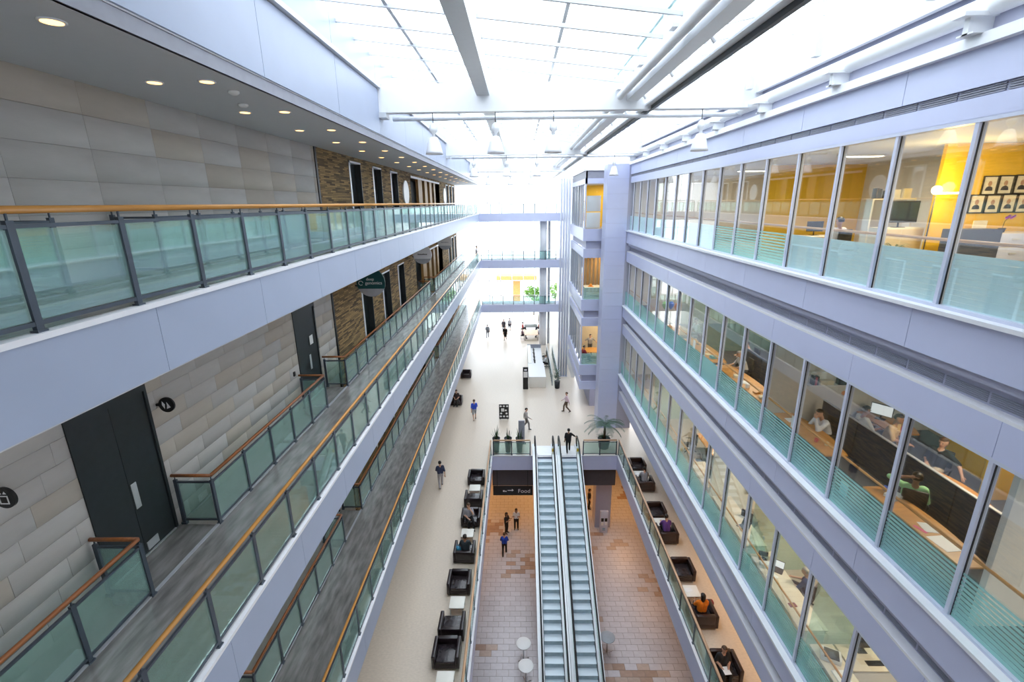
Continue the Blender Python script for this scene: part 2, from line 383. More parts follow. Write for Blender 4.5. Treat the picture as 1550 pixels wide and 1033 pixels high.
for lv in (3, 2, 1):
    z = LEV[lv]
    g = [y for y in grid(1.5, YB)]
    balustrade('balustrade', 'long glass balustrade with orange handrail, atrium edge of the ' + names[lv], (XL - .06, 0, z + .02), g, wood='rail_wood')
    lab = 'wall side glass balustrade of the ' + names[lv]
    segs = [(1.5, 6.3, 'end'), (8.15, 13.8, 'both'), (15.65, 32.3, 'both'), (34.1, 53.0, 'start')]
    for (a, b, e), wh in zip(segs, ('up to the double door', 'between the two black doors', 'in front of the brick wall', 'past the timber portal')):
        r = balustrade('balustrade', lab + ' ' + wh, (XI, 0, z), evenly(a, b), wood='rail_wood_dark')
        for (yy, c) in ((b, e in ('end', 'both')), (a, e in ('start', 'both'))):
            if not c: continue
            MB().tube([(0, yy, 1.09), (-.78, yy, 1.09)], .034, 8).build('return_handrail', 'rail_wood_dark', r)
            for za in (.93, .07): B(-.74, 0, yy - .018, yy + .018, za, za + .035).build('return_rail', 'post_steel', r)
            link('post', POST, r, (-.72, yy, 0), PI / 2)
            link('glass_pane', pane_mesh(.6), r, (-.06, yy, .12), PI / 2)
# ------------------------------------------------------------------ ceiling of the topmost walkway, white wall band over it
ceil = struct('ceiling', B(XW, XL - .06, -6, YB + 2, 18.2, 18.4), 'ceiling_paint', 'smooth grey ceiling over the topmost walkway with downlights', 'ceiling')
B(XL - .12, XL - .06, -6, YB, 18.39, 18.42).build('shadow_gap', 'louvre_grey', ceil)
B(XL - .1, XL - .04, -6, YB, 18.2, 18.39).build('edge_trim', 'louvre_grey', ceil)
tw = struct('wall_upper_left', B(XL - .3, XL - .04, -6, YB, 18.4, 20.7), 'roof_white', 'white panelled band above the topmost walkway', 'wall')
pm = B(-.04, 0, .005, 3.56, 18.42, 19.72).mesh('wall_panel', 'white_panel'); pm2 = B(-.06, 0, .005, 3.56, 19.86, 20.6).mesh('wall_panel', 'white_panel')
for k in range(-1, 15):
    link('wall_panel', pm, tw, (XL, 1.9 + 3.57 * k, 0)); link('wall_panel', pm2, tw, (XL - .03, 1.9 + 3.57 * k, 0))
B(XL - .06, XL + .1, -6, YB, 19.74, 19.84).build('ledge', 'roof_grey', tw)

# ------------------------------------------------------------------ office wing curtain wall
fm2 = B(0, .1, .005, 2 * MS - .005, -.84, -.07).mesh('fascia_panel', 'lavender_panel')
hm2 = B(.06, .16, .005, 2 * MS - .005, -2.03, -1.42).mesh('header_panel', 'lavender_panel')
mull = MB().box(-.05, .09, -.035, .035, 0, GH).box(.0, .022, -.048, .048, 0, GH, 1).mesh('mullion', ['mullion', 'gasket'])
FILM = {}
def film_mesh(kind, w, h=.92):
    """frosted lower film: full height or cut into horizontal stripes with clear slits"""
    k = (kind, round(w, 3))
    if k in FILM: return FILM[k]
    mb = MB()
    if kind == 'solid': mb.box(0, .004, 0, w, 0, h)
    else:
        z = 0; i = 0
        n = 11; p = h / n
        for i in range(n):
            fill = .88 - .38 * (i / n) if kind == 'stripe' else .62
            mb.box(0, .004, 0, w, i * p, i * p + p * fill)
    FILM[k] = mb.mesh('frosted_film', 'frost_film'); return FILM[k]
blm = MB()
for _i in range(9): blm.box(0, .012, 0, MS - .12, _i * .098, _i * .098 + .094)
blm = blm.mesh('lit_film_blind', 'lit_film_white')  # pale slats put in place of the brighter-lit topmost film
gms = [B(-.008, .008, 0, MS - .07, .0, GH - .06).mesh('glass_pane', 'window_glass')]
def curtain(lv):
    zb = GB[lv]
    tr = struct('trim_%d' % (10 + lv), None, None, {3: 'white panelled spandrel under the topmost office windows', 2: 'white panelled spandrel under the middle office windows', 1: 'white panelled spandrel under the lowest office windows'}[lv], 'spandrel')
    tr.location = (XR, 0, zb)
    ya, yb = -2.0, YE
    B(-.12, .1, ya, yb, -.07, .0).build('sill', 'lip_white', tr)
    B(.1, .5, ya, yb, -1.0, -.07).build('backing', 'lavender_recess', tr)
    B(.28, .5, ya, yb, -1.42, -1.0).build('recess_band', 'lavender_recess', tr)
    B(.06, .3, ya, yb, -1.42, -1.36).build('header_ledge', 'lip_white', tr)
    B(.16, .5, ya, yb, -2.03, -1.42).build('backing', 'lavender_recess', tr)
    lo = MB(); y = ya
    while y < yb:
        for k in range(6): lo.box(.262, .28, y, y + .78, -1.32 + k * .032, -1.305 + k * .032)
        y += .83
    lo.build('louvre_grille', 'louvre_grey', tr)
    k = 0; y = R0 - 2 * MS
    while y < yb - 1:
        link('fascia_panel', fm2, tr, (0, y + 2 * MS * .6, 0)); link('header_panel', hm2, tr, (0, y, 0)); y += 2 * MS
    w = struct('window_%d' % (30 + lv), None, None, {3: 'topmost band of office windows with frosted lower stripes', 2: 'middle band of office windows with frosted lower stripes', 1: 'lowest band of office windows with frosted lower stripes'}[lv], 'window wall')
    w.location = (XR + .12, 0, zb)
    B(-.06, .08, ya, yb, GH - .06, GH + .01).build('head_rail', 'mullion', w); B(-.06, .08, ya, yb, 0, .05).build('sill_rail', 'mullion', w)
    y = R0; i = 0
    kinds = {3: ['solid', 'solid', 'solid', 'solid', 'solid', 'solid', 'stripe', 'stripe', 'stripe', 'solid', 'solid', 'solid'], 2: ['solid', 'stripe', 'stripe', 'stripe', 'stripe', 'stripe', 'stripe', 'stripe'], 1: ['stripe']}[lv]
    while y < yb:
        link('mullion', mull, w, (0, y, 0))
        if y + MS < yb + 1:
            link('glass_pane', gms[0], w, (.02, y + .035, .03))
            kd = kinds[i % len(kinds)]
            if lv == 3 and kd == 'solid': link('lit_film_blind', blm, w, (.034, y + .06, .05))
            else: link('frosted_film', film_mesh(kd, MS - .09), w, (.004, y + .045, .05))
        y += MS; i += 1
    MB().tube([(.22, R0, 1.12), (.22, yb - .2, 1.12)], .028, 8).build('inner_handrail', 'rail_wood_pale' if lv == 3 else 'rail_wood', w)
    return w
for lv in (3, 2, 1): curtain(lv)
# cornice over the topmost windows
tc_ = struct('trim_20', None, None, 'lavender cornice with louvre strip above the topmost office windows', 'cornice'); tc_.location = (XR, 0, 0)
ya, yb = -2, YE
B(.06, .5, ya, yb, 17.5, 17.82).build('header', 'lavender_panel', tc_)
B(.1, .5, ya, yb, 17.82, 17.97).build('recess_band', 'lavender_recess', tc_)
lo = MB(); y = ya
while y < yb:
    for k in range(4): lo.box(.075, .1, y, y + .78, 17.835 + k * .034, 17.855 + k * .034)
    y += .83
lo.build('louvre_grille', 'louvre_grey', tc_)
cpm = B(.04, .3, .005, 3.31, 17.97, 18.55).mesh('cornice_panel', 'lavender_panel')
y = R0 - MS * 2
while y < yb - 1: link('cornice_panel', cpm, tc_, (0, y, 0)); y += 3.32
B(-.1, .3, ya, yb, 18.55, 18.72).build('ledge', 'lip_white', tc_)
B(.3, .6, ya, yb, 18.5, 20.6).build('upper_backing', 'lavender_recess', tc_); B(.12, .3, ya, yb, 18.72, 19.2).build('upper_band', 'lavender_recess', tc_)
# ------------------------------------------------------------------ office rooms behind the glass
ya, yb = -2.0, YE
XB = 12.6
for lv in (3, 2, 1):
    zb = GB[lv]
    nm = {3: 'topmost', 2: 'middle', 1: 'lowest'}[lv]
    struct('floor_office', B(XR + .25, XB, ya, yb, zb - .3, zb), 'carpet' if lv == 2 else 'office_floor', 'floor of the %s offices behind the glass' % nm, 'floor')
    struct('ceiling_office', B(XR + .5, XB, ya, yb, zb + GH + .005, zb + GH + .2), 'ceiling_paint', 'ceiling of the %s offices behind the glass' % nm, 'ceiling')
    struct('wall_office_back', B(XB, XB + .2, ya, yb, zb - .3, zb + GH + .2), {3: 'office_white', 2: 'office_beige', 1: 'office_beige'}[lv], 'back wall of the %s offices' % nm, 'wall')
    wl = struct('wall_office_end', B(XR + .3, XB, yb - .15, yb, zb, zb + GH), 'office_white', 'end wall of the %s offices' % nm, 'wall')
def partition(lv, y, x0, x1, m, label, z1=None, t=.1):
    return struct('wall_partition', B(x0, x1, y, y + t, GB[lv], GB[lv] + (z1 or GH)), m, label, 'partition')
partition(3, 11.9, 9.9, XB, 'office_yellow', 'bright yellow partition wall with framed portraits')
partition(3, 18.4, 9.0, XB, 'office_yellow', 'yellow partition wall behind the white lamp in the topmost offices')
partition(3, 25.0, XR + .35, XB, 'office_white', 'white partition wall deep in the topmost offices')
partition(2, 6.4, XR + .35, XB, 'office_white', 'white partition wall with a wall phone cable')
partition(2, 9.9, 10.9, XB, 'office_yellow', 'yellow wall behind the man in black in the middle office')
partition(2, 13.5, XR + .35, XB, 'office_white', 'pale tiled partition wall in the middle offices')
partition(2, 21.7, XR + .35, XB, 'partition_glass', 'greenish glass partition by the balloons', t=.03)
partition(2, 27.0, XR + .35, XB, 'office_beige', 'beige partition wall deep in the middle offices')
partition(1, 9.95, XR + .35, 10.2, 'partition_glass', 'greenish glass partition beside the desk with printer', t=.03)
partition(1, 10.1, 10.2, XB, 'office_white', 'white wall with a pink heart drawing')
partition(1, 13.3, XR + .35, 9.6, 'partition_glass', 'greenish glass partition beside the man in navy', t=.03)
partition(1, 13.4, 9.6, XB, 'office_beige', 'beige wall behind the man in navy')
partition(1, 16.6, XR + .35, XB, 'office_white', 'white wall with a binder shelf in the lowest offices')
partition(1, 24.9, XR + .35, XB, 'partition_glass', 'greenish glass partition deep in the lowest offices', t=.03)
# ceiling lamps in the offices
olm = MB().box(-.6, .6, -.15, .15, -.05, 0).box(-.56, .56, -.12, .12, -.056, -.05, 1).mesh('ceiling_lamp', ['steel', 'lamp_office'])
for lv, ys in ((3, (5.2, 9.0, 14.5, 21, 28)), (2, (4.2, 9.2, 15.4, 18.4, 24.2, 29)), (1, (8.2, 11.7, 15.0, 18.2, 22, 28))):
    for y in ys:
        o = link('ceiling_lamp', olm, None, (9.7, y, GB[lv] + GH)); tag(o, 'slim rectangular ceiling lamp in the %s offices' % {3: 'topmost', 2: 'middle', 1: 'lowest'}[lv], 'lamp', 'office ceiling lamps')
def area(name, loc, sx, sy, power, col, rot=(0, 0, 0)):
    d = bpy.data.lights.new(name, 'AREA'); d.shape = 'RECTANGLE'; d.size = sx; d.size_y = sy; d.energy = power; d.color = col
    o = bpy.data.objects.new(name, d); COL.objects.link(o); o.location = loc; o.rotation_euler = rot; return o
for lv, ys, p in ((3, (5.2, 9.0, 14.5, 21, 28), 95), (2, (4.2, 9.2, 15.4, 18.4, 24.2, 29), 60), (1, (8.2, 11.7, 15.0, 18.2, 22, 28), 55)):
    for y in ys: area('office_lamp_light', (9.7, y, GB[lv] + GH - .07), 1.1, .24, p, (1, .84, .62))
# lower concourse lamps
lcm = MB().lathe([(.2, 0), (.2, -.04), (.17, -.05)], 16).mesh('concourse_downlight', 'lamp_warm')
for x, y in ((-4.5, 27), (-4.5, 32), (9.0, 22), (9.0, 27), (8.2, 32), (2.2, 32.5), (2.2, 37), (-4, 38)):
    tag(link('concourse_downlight', lcm, None, (x, y, -1.1)), 'round warm downlight in the dark soffit of the lower concourse', 'lamp', 'lower concourse downlights')
    area('concourse_light', (x, y, -1.2), .5, .5, 95 if y > 30 else 35, (1, .5, .18))
# ------------------------------------------------------------------ space under the office wing
struct('wall_hall_right', B(12.2, 12.5, -6, 36, 0, 2.3), 'office_orange', 'warm wooden wall at the back of the seating strip', 'wall')
struct('ceiling_hall_right', B(XR + .1, 12.5, -2, YE, 2.2, 2.32), 'ceiling_paint', 'low soffit under the lowest offices', 'ceiling')
area('seating_light', (9.6, 12, 2.15), .6, 18, 120, (1, .66, .38))
# ------------------------------------------------------------------ clad pier and projecting bay
CY = 32.45
col = struct('wall_pier', B(5.8, 7.12, CY + .03, CY + 1.4, 0, 18.6).box(7.12, 8.2, CY + .03, CY + 1.98, 0, 18.6), 'lavender_recess', 'tall lavender clad pier at the end of the office wing', 'pier')
cpn = B(5.76, 7.15, CY, CY + .04, .006, .928).mesh('cladding_panel', 'lavender_panel'); cpn2 = B(5.76, 5.81, CY, CY + 1.4, .006, .928).mesh('cladding_panel', 'lavender_panel')
for k in range(20): link('cladding_panel', cpn, col, (0, 0, k * .932)); link('cladding_panel', cpn2, col, (0, .03, k * .932))
BX, BY0, BY1 = 4.55, 34.4, 43.0
def bay(lv):
    zb = GB[lv]; nm = {3: 'topmost', 2: 'middle', 1: 'lowest'}[lv]
    fr = struct('window_%d' % (40 + lv), None, None, 'front of the projecting glazed bay beyond the pier, %s storey' % nm, 'bay window'); fr.location = (0, 0, zb)
    sd = struct('window_%d' % (50 + lv), None, None, 'long glazed flank of the projecting bay, %s storey' % nm, 'bay window'); sd.location = (0, 0, zb)
    B(BX, 7.2, BY0, BY0 + .12, -.84, 0).build('fascia_panel', 'lavender_panel', fr); B(BX, BX + .12, BY0 + .12, BY1, -.84, 0).build('fascia_panel', 'lavender_panel', sd)
    B(BX + .25, 7.2, BY0 + .25, BY0 + .4, -1.4, -.84).build('recess_band', 'lavender_recess', fr); B(BX + .25, BX + .4, BY0 + .4, BY1, -1.4, -.84).build('recess_band', 'lavender_recess', sd)
    B(BX + .06, 7.2, BY0 + .06, BY0 + .2, -2.03, -1.4).build('header_panel', 'lavender_panel', fr); B(BX + .06, BX + .2, BY0 + .2, BY1, -2.03, -1.4).build('header_panel', 'lavender_panel', sd)
    struct('floor_bay', B(BX + .3, 9, BY0 + .3, BY1, zb - .2, zb), 'office_floor', 'floor of the %s bay room' % nm, 'floor')
    struct('ceiling_bay', B(BX + .2, 9, BY0 + .2, BY1, zb + GH, zb + GH + .1), 'ceiling_paint', 'ceiling of the %s bay room' % nm, 'ceiling')
    struct('wall_bay_back', B(9, 9.1, BY0, BY1, zb, zb + GH), 'office_beige', 'back wall of the %s bay room' % nm, 'wall')
    struct('wall_bay_inner', B(BX + .4, 9, BY0 + 3.4, BY0 + 3.5, zb, zb + GH), 'office_beige' if lv != 3 else 'office_yellow', 'inner cross wall of the %s bay room' % nm, 'wall')
    struct('wall_bay_end', B(BX + .2, 9, BY1 - .1, BY1, zb, zb + GH), 'office_white', 'end wall of the %s bay room' % nm, 'wall')
    for x in (BX + .1, 6.12): B(x - .05, x + .05, BY0 + .08, BY0 + .18, 0, GH).build('mullion', 'mullion', fr)
    B(6.17, 7.2, BY0 + .1, BY0 + .2, 0, GH).build('cheek_panel', 'lavender_panel', fr)
    B(BX + .15, 6.07, BY0 + .12, BY0 + .135, 0, GH).build('glass_pane', 'window_glass', fr)
    if lv != 3:
        fm = MB()
        for i in range(9): fm.box(BX + .15, 6.07, BY0 + .1, BY0 + .104, i * .1, i * .1 + .07)
        fm.build('frosted_film', 'frost_film', fr)
    for k in range(1, 7):
        yy = BY0 + .1 + k * 1.38
        B(BX + .08, BX + .18, yy - .04, yy + .04, 0, GH).build('mullion', 'mullion', sd)
    for k in range(6): B(BX + .12, BX + .135, BY0 + .2 + k * 1.38, BY0 + 1.44 + k * 1.38, 0, GH).build('glass_pane', 'window_glass', sd)
    area('bay_light', (6.4, BY0 + 1.8, zb + GH - .05), 1, 1, 55, (1, .8, .5))
for lv in (3, 2, 1): bay(lv)
bt = struct('trim_21', None, None, 'grey and white cornice topping the projecting bay', 'cornice')
MB().box(BX + .06, 7.2, BY0 + .06, BY0 + .2, 17.5, 17.85).box(BX + .06, BX + .2, BY0 + .06, BY1, 17.5, 17.85).build('header', 'lavender_panel', bt)
MB().box(BX + .1, 7.2, BY0 + .1, BY0 + .2, 17.85, 18.35).box(BX + .1, BX + .2, BY0 + .1, BY1, 17.85, 18.35).build('recess_band', 'louvre_grey', bt)
B(BX + .0, 9, BY0, BY1, 18.35, 18.5).build('cap', 'lip_white', bt)
struct('wall_bay_base', B(BX + 1.2, 9, 36.5, BY1, 0, 2.35), 'lavender_recess', 'grey wall recessed under the projecting bay', 'wall')
for i, x in enumerate((3.78, 4.02, 4.26, 4.5)):
    o = MB().tube([(0, 0, 0), (0, 0, 18.3)], .095, 12).box(-.13, .13, -.13, .13, 0, .03).build('tall_pipe', 'mullion', None, (x, 43.6, 0)); tag(o, ('tall slender steel tube furthest from the projecting bay', 'tall slender steel tube, third out from the projecting bay', 'tall slender steel tube, second out from the projecting bay', 'tall slender steel tube standing against the projecting bay')[i], 'tube', 'four tall tubes')
struct('wall_far_right', B(5.0, 5.3, 43.2, 62, 0, 18.4), 'roof_white', 'white wall beyond the tall tubes', 'wall')
# ------------------------------------------------------------------ far bridges
for lv in (3, 2, 1):
    z = LEV[lv]
    b = struct('floor_bridge', B(XL, 5.0, YB, YB + 2.2, z - .8, z), 'navy_beam', 'far footbridge across the hall, %s' % {3: 'topmost', 2: 'middle', 1: 'lowest'}[lv], 'bridge')
    B(XL, 5.0, YB - .04, YB, z - .86, z + .03).build('bridge_fascia', 'lavender_panel', b)
    balustrade('balustrade', 'short glass balustrade on the near edge of the %s far bridge' % {3: 'topmost', 2: 'middle', 1: 'lowest'}[lv], (XL + .05, YB + .06, z + .02), evenly(0.06, 8.4, 1.2), rz=-PI / 2, wood='steel')
cl = thing('round_column', 'round pale column carrying the far bridges', 'column', (2.75, YB + 1.1, 0))
for z0, z1 in ((0, 4.26), (5.06, 9.32), (10.12, 14.38)): MB().lathe([(.42, z0), (.42, z1)], 24).build('shaft', 'lip_white', cl)
cl2 = thing('steel_post', 'dark steel post behind the far bridges', 'post', (3.45, YB + 1.6, 0))
for z0, z1 in ((0, 4.26), (5.06, 9.32), (10.12, 14.38)): B(-.14, .14, -.14, .14, z0, z1).build('shaft', 'slab_side', cl2)
# ------------------------------------------------------------------ far end: glazed end wall, plaza
ew = struct('wall_end_glazed', None, None, 'glazed end wall of the hall with slim white frames', 'window wall'); ew.location = (0, 62, 0)
for k in range(9): B(-6.9 + k * 1.49 - .05, -6.9 + k * 1.49 + .05, -.08, .08, 0, 20).build('mullion', 'lip_white', ew)
for z in (3.2, 6.5, 9.8, 13.1, 16.4): B(-6.9, 5.05, -.06, .06, z - .05, z + .05).build('transom', 'lip_white', ew)
epm = B(.06, 1.43, -.01, .01, 0, 3.2).mesh('glass_pane', 'roof_glass')
for k in range(8):
    for z in (0.03, 3.26, 6.56, 9.86, 13.16): link('glass_pane', epm, ew, (-6.9 + k * 1.49, 0, z))
struct('floor_plaza', B(-60, 60, 62.2, 160, -.3, -.02), 'plaza', 'pale sunlit plaza outside the end wall', 'ground')
struct('wall_light_stop', B(-7, 13.5, -6.4, -6, -6.4, 20.5), 'roof_white', 'white wall added behind the viewpoint to block light', 'wall')  # unseen wall added to stop horizon light coming from behind
struct('ceiling_flat_right', B(XR + .3, 13.5, -6, 62, 18.75, 19.0), 'roof_white', 'flat roof over the office wing', 'roof')
struct('ceiling_flat_left', B(-9, XL - .3, -6, 62, 20.5, 20.7), 'roof_white', 'flat roof over the stone wing', 'roof')
# ------------------------------------------------------------------ glass roof
roof = struct('ceiling_glass_roof', None, None, 'white steel framed glass roof over the atrium', 'glass roof')
XC = 3.2
def zr(x): return 20.62 - (x + 4.4) * .05 if x < XC else 19.75 + (x - XC) * .2
colsL = [(-4.5, -2.82), (-2.82, -1.08), (-1.08, 1.05), (1.05, XC)]; colsR = [(XC + .01, 5.1), (5.1, 7.6)]
PS = 1.32; y0 = 1.2; rows = 45
for (a, b) in colsL + colsR:
    za, zb_ = zr(a), zr(b)
    me = MB().add([(a + .03, .02, za), (b - .03, .02, zb_), (b - .03, PS - .02, zb_), (a + .03, PS - .02, za), (a + .03, .02, za + .015), (b - .03, .02, zb_ + .015), (b - .03, PS - .02, zb_ + .015), (a + .03, PS - .02, za + .015)],
             [(3, 2, 1, 0), (4, 5, 6, 7), (0, 1, 5, 4), (1, 2, 6, 5), (2, 3, 7, 6), (3, 0, 4, 7)]).mesh('glass_pane', 'roof_glass')
    for k in range(4, rows): link('glass_pane', me, roof, (0, y0 + k * PS, 0))
def slope_bar(a, b, w, h):
    za, zb_ = zr(a), zr(b); return MB().add([(a, -w, za - h), (b, -w, zb_ - h), (b, w, zb_ - h), (a, w, za - h), (a, -w, za), (b, -w, zb_), (b, w, zb_), (a, w, za)],
             [(3, 2, 1, 0), (4, 5, 6, 7), (0, 1, 5, 4), (1, 2, 6, 5), (2, 3, 7, 6), (3, 0, 4, 7)]).mesh('purlin', 'roof_grey')
pl, pr = slope_bar(-4.5, XC, .03, .08), slope_bar(XC, 7.6, .03, .08)
for k in range(-4, rows): link('purlin', pl, roof, (0, y0 + k * PS, 0)); link('purlin', pr, roof, (0, y0 + k * PS, 0))
for x in (-2.82, 1.05, 5.1): B(x - .04, x + .04, -6, 61, zr(x) - .14, zr(x) - .0).build('rafter', 'roof_grey', roof)
B(-1.28, -.88, -6, 61, 19.5, 20.3).build('main_girder', 'roof_grey', roof)
struct('ceiling_shade_slab', B(-4.4, 7.6, -6, y0 + 4 * PS - .1, 20.75, 20.9), 'roof_white', 'added solid roof out of view, shading the near end of the hall', 'roof')  # unseen slab added so the near end of the hall falls darker
B(-4.6, -4.42, -6, 61, 20.5, 20.75).build('edge_beam', 'roof_white', roof)
# clerestory strip with frames
B(XC - .04, XC + .04, -6, 61, 20.2, 20.32).build('clerestory_head', 'roof_grey', roof); B(XC - .06, XC + .06, -6, 61, 19.5, 19.75).build('clerestory_sill', 'roof_white', roof)
csm = B(XC - .05, XC + .05, -.06, .06, 19.7, 20.3).mesh('clerestory_post', 'roof_white'); cpa = B(XC - .01, XC + .01, .06, PS * 2 - .06, 19.75, 20.2).mesh('clerestory_pane', 'partition_glass')
for k in range(-2, 22): link('clerestory_post', csm, roof, (0, y0 + k * PS * 2, 0)); link('clerestory_pane', cpa, roof, (0, y0 + k * PS * 2, 0))
for i, yb_ in enumerate((2.0, 16.2, 30.4, 44.6)):
    tb = B(XL, XR + .4, yb_ - .0, yb_ + .35, 19.05, 19.85).build('cross_beam', 'roof_white', roof)
    MB().tube([(XL + .2, yb_ + .9, 19.0), (XR + .2, yb_ + .9, 19.0)], .07, 8).build('tie_rod', 'roof_white', roof)
    B(XL - .02, XL + .22, yb_ - .06, yb_ + .42, 18.9, 19.05).build('beam_seat', 'roof_grey', roof)
MB().tube([(3.15, -6, 19.42), (3.15, 61, 19.42)], .11, 10).build('service_pipe', 'roof_white', roof)
B(3.35, 3.7, -6, 61, 19.28, 19.45).build('cable_duct', 'roof_white', roof)
B(3.95, 4.35, -6, 61, 19.15, 19.2).build('track_flange', 'roof_white', roof); B(4.12, 4.22, -6, 61, 19.04, 19.15).build('crane_track', 'dark_metal', roof)
brm = MB().tube([(3.15, 0, 19.42), (3.15, .15, 19.55), (3.7, .15, 19.6), (3.9, .1, 19.3)], .055, 8).box(3.0, 3.9, .0, .3, 19.55, 19.62).mesh('pipe_bracket', 'roof_white')
for k in range(18): link('pipe_bracket', brm, roof, (0, 5.3 + k * 2.64, 0))
# white gutter pipe and brackets along the office cornice
MB().tube([(7.25, -6, 19.12), (7.25, YE, 19.12)], .16, 12).build('gutter_pipe', 'roof_white', roof)
B(7.28, 7.4, -6, YE, 19.45, 20.7).build('gutter_wall', 'roof_white', roof)
gbm = MB().box(6.95, 7.35, -.05, .05, 18.72, 19.02).box(6.8, 7.4, -.12, .12, 18.96, 19.02).box(6.95, 7.3, -.15, .15, 18.72, 18.745).mesh('gutter_bracket', 'roof_white')
for k in range(9): link('gutter_bracket', gbm, roof, (0, 5.2 + k * 3.32, 0))
fin = B(6.9, 7.05, -.1, .1, 19.5, 20.3).mesh('gutter_fin', 'roof_grey')
for k in range(9): link('gutter_fin', fin, roof, (0, 6.0 + k * 3.32, 0))
# pendant lamps under the cross beams
def pendant():
    r = thing('pendant_lamp', 'white bell shaped pendant lamp', 'lamp', (0, 0, 0))
    MB().tube([(0, 0, .92), (0, 0, 1.22)], .012, 6).build('cord', 'dark_metal', r)
    MB().lathe([(.04, .92), (.1, .86), (.13, .76), (.12, .68), (.05, .6), (.06, .52)], 16).build('gear_housing', 'roof_white', r)
    MB().lathe([(.06, .52), (.12, .5), (.2, .32), (.26, .08), (.28, .0), (.27, .0), (.25, .08), (.18, .3), (.06, .48)], 24).build('shade', 'lip_white', r)
    MB().ball((0, 0, .3), .06).build('bulb', 'lamp_white', r)
    return r
pd0 = pendant(); first = True
for yb_, wh in ((16.2, 'first cross beam'), (30.4, 'second cross beam'), (44.6, 'third cross beam')):
    for x, w2 in ((-2.7, 'on the stone wing side of'), (-.72, 'by the girder under'), (1.12, 'between girder and crane track under'), (5.78, 'beside the office cornice under')):
        o = pd0 if first else copy_tree(pd0); first = False
        o.location = (x, yb_ + .17, 17.83); tag(o, 'white bell pendant lamp ' + w2 + ' the ' + wh, 'lamp', 'pendant lamps in the atrium')
# downlights in the walkway ceiling
dlm = MB().lathe([(.13, 0), (.13, -.012), (.105, -.014)], 20).mesh('downlight', ['lip_white']); dle = MB().lathe([(.1, -.014), (.1, -.018)], 20).mesh('lens', ['lamp_warm'])
for k in range(17):
    for x in (-5.76, -4.92):
        if k == 0 and x < -5: continue
        y = 5.7 + 2.6 * k
        o = link('downlight', dlm, None, (x, y, 18.2)); tag(o, 'small round warm downlight in the walkway ceiling', 'downlight', 'walkway ceiling downlights'); link('lens', dle, o)
sdm = MB().lathe([(.09, 0), (.09, -.03), (.05, -.06)], 16).mesh('smoke_detector', 'white')
for x, y, w in ((-4.9, 9.0, 'near the ceiling edge'), (-5.35, 10.1, 'between two downlights')):
    tag(link('smoke_detector', sdm, None, (x, y, 18.2)), 'round white smoke detector on the walkway ceiling ' + w, 'detector')
# ------------------------------------------------------------------ pixel -> direction (distance always comes from a floor, wall or known plane)
def ray(px, py):
    d = (px - 775, py - 516.5, 719); return [sum(_w[i][k] * d[k] for k in range(3)) for i in range(3)]
def at_y(px, py, y):
    r = ray(px, py); t = y / r[1]; return Vector((r[0] * t, y, CAM_H + r[2] * t))
def at_z(px, py, z):
    r = ray(px, py); t = (z - CAM_H) / r[2]; return Vector((r[0] * t, r[1] * t, z))

# ------------------------------------------------------------------ escalator well balustrades
wr = dict(wood='rail_wood_pale', rail_r=.05)
balustrade('balustrade', 'glass balustrade with pale wood rail along the armchair side of the escalator well', (HX0 - .03, 0, .05), evenly(8.0, HY1, 1.62), **wr)
balustrade('balustrade', 'glass balustrade with pale wood rail between the well and office wing seats', (HX1 + .03, 0, .05), evenly(8.0, HY1, 1.62), **wr)
balustrade('balustrade', 'short glass balustrade in front of the three planters', (HX0 - .03, HY1 + .02, .05), evenly(.16, 2.62, 1.25), rz=-PI / 2, **wr)
balustrade('balustrade', 'short glass balustrade in front of the palm', (4.2, HY1 + .02, .05), evenly(0, 2.2, 1.1), rz=-PI / 2, **wr)
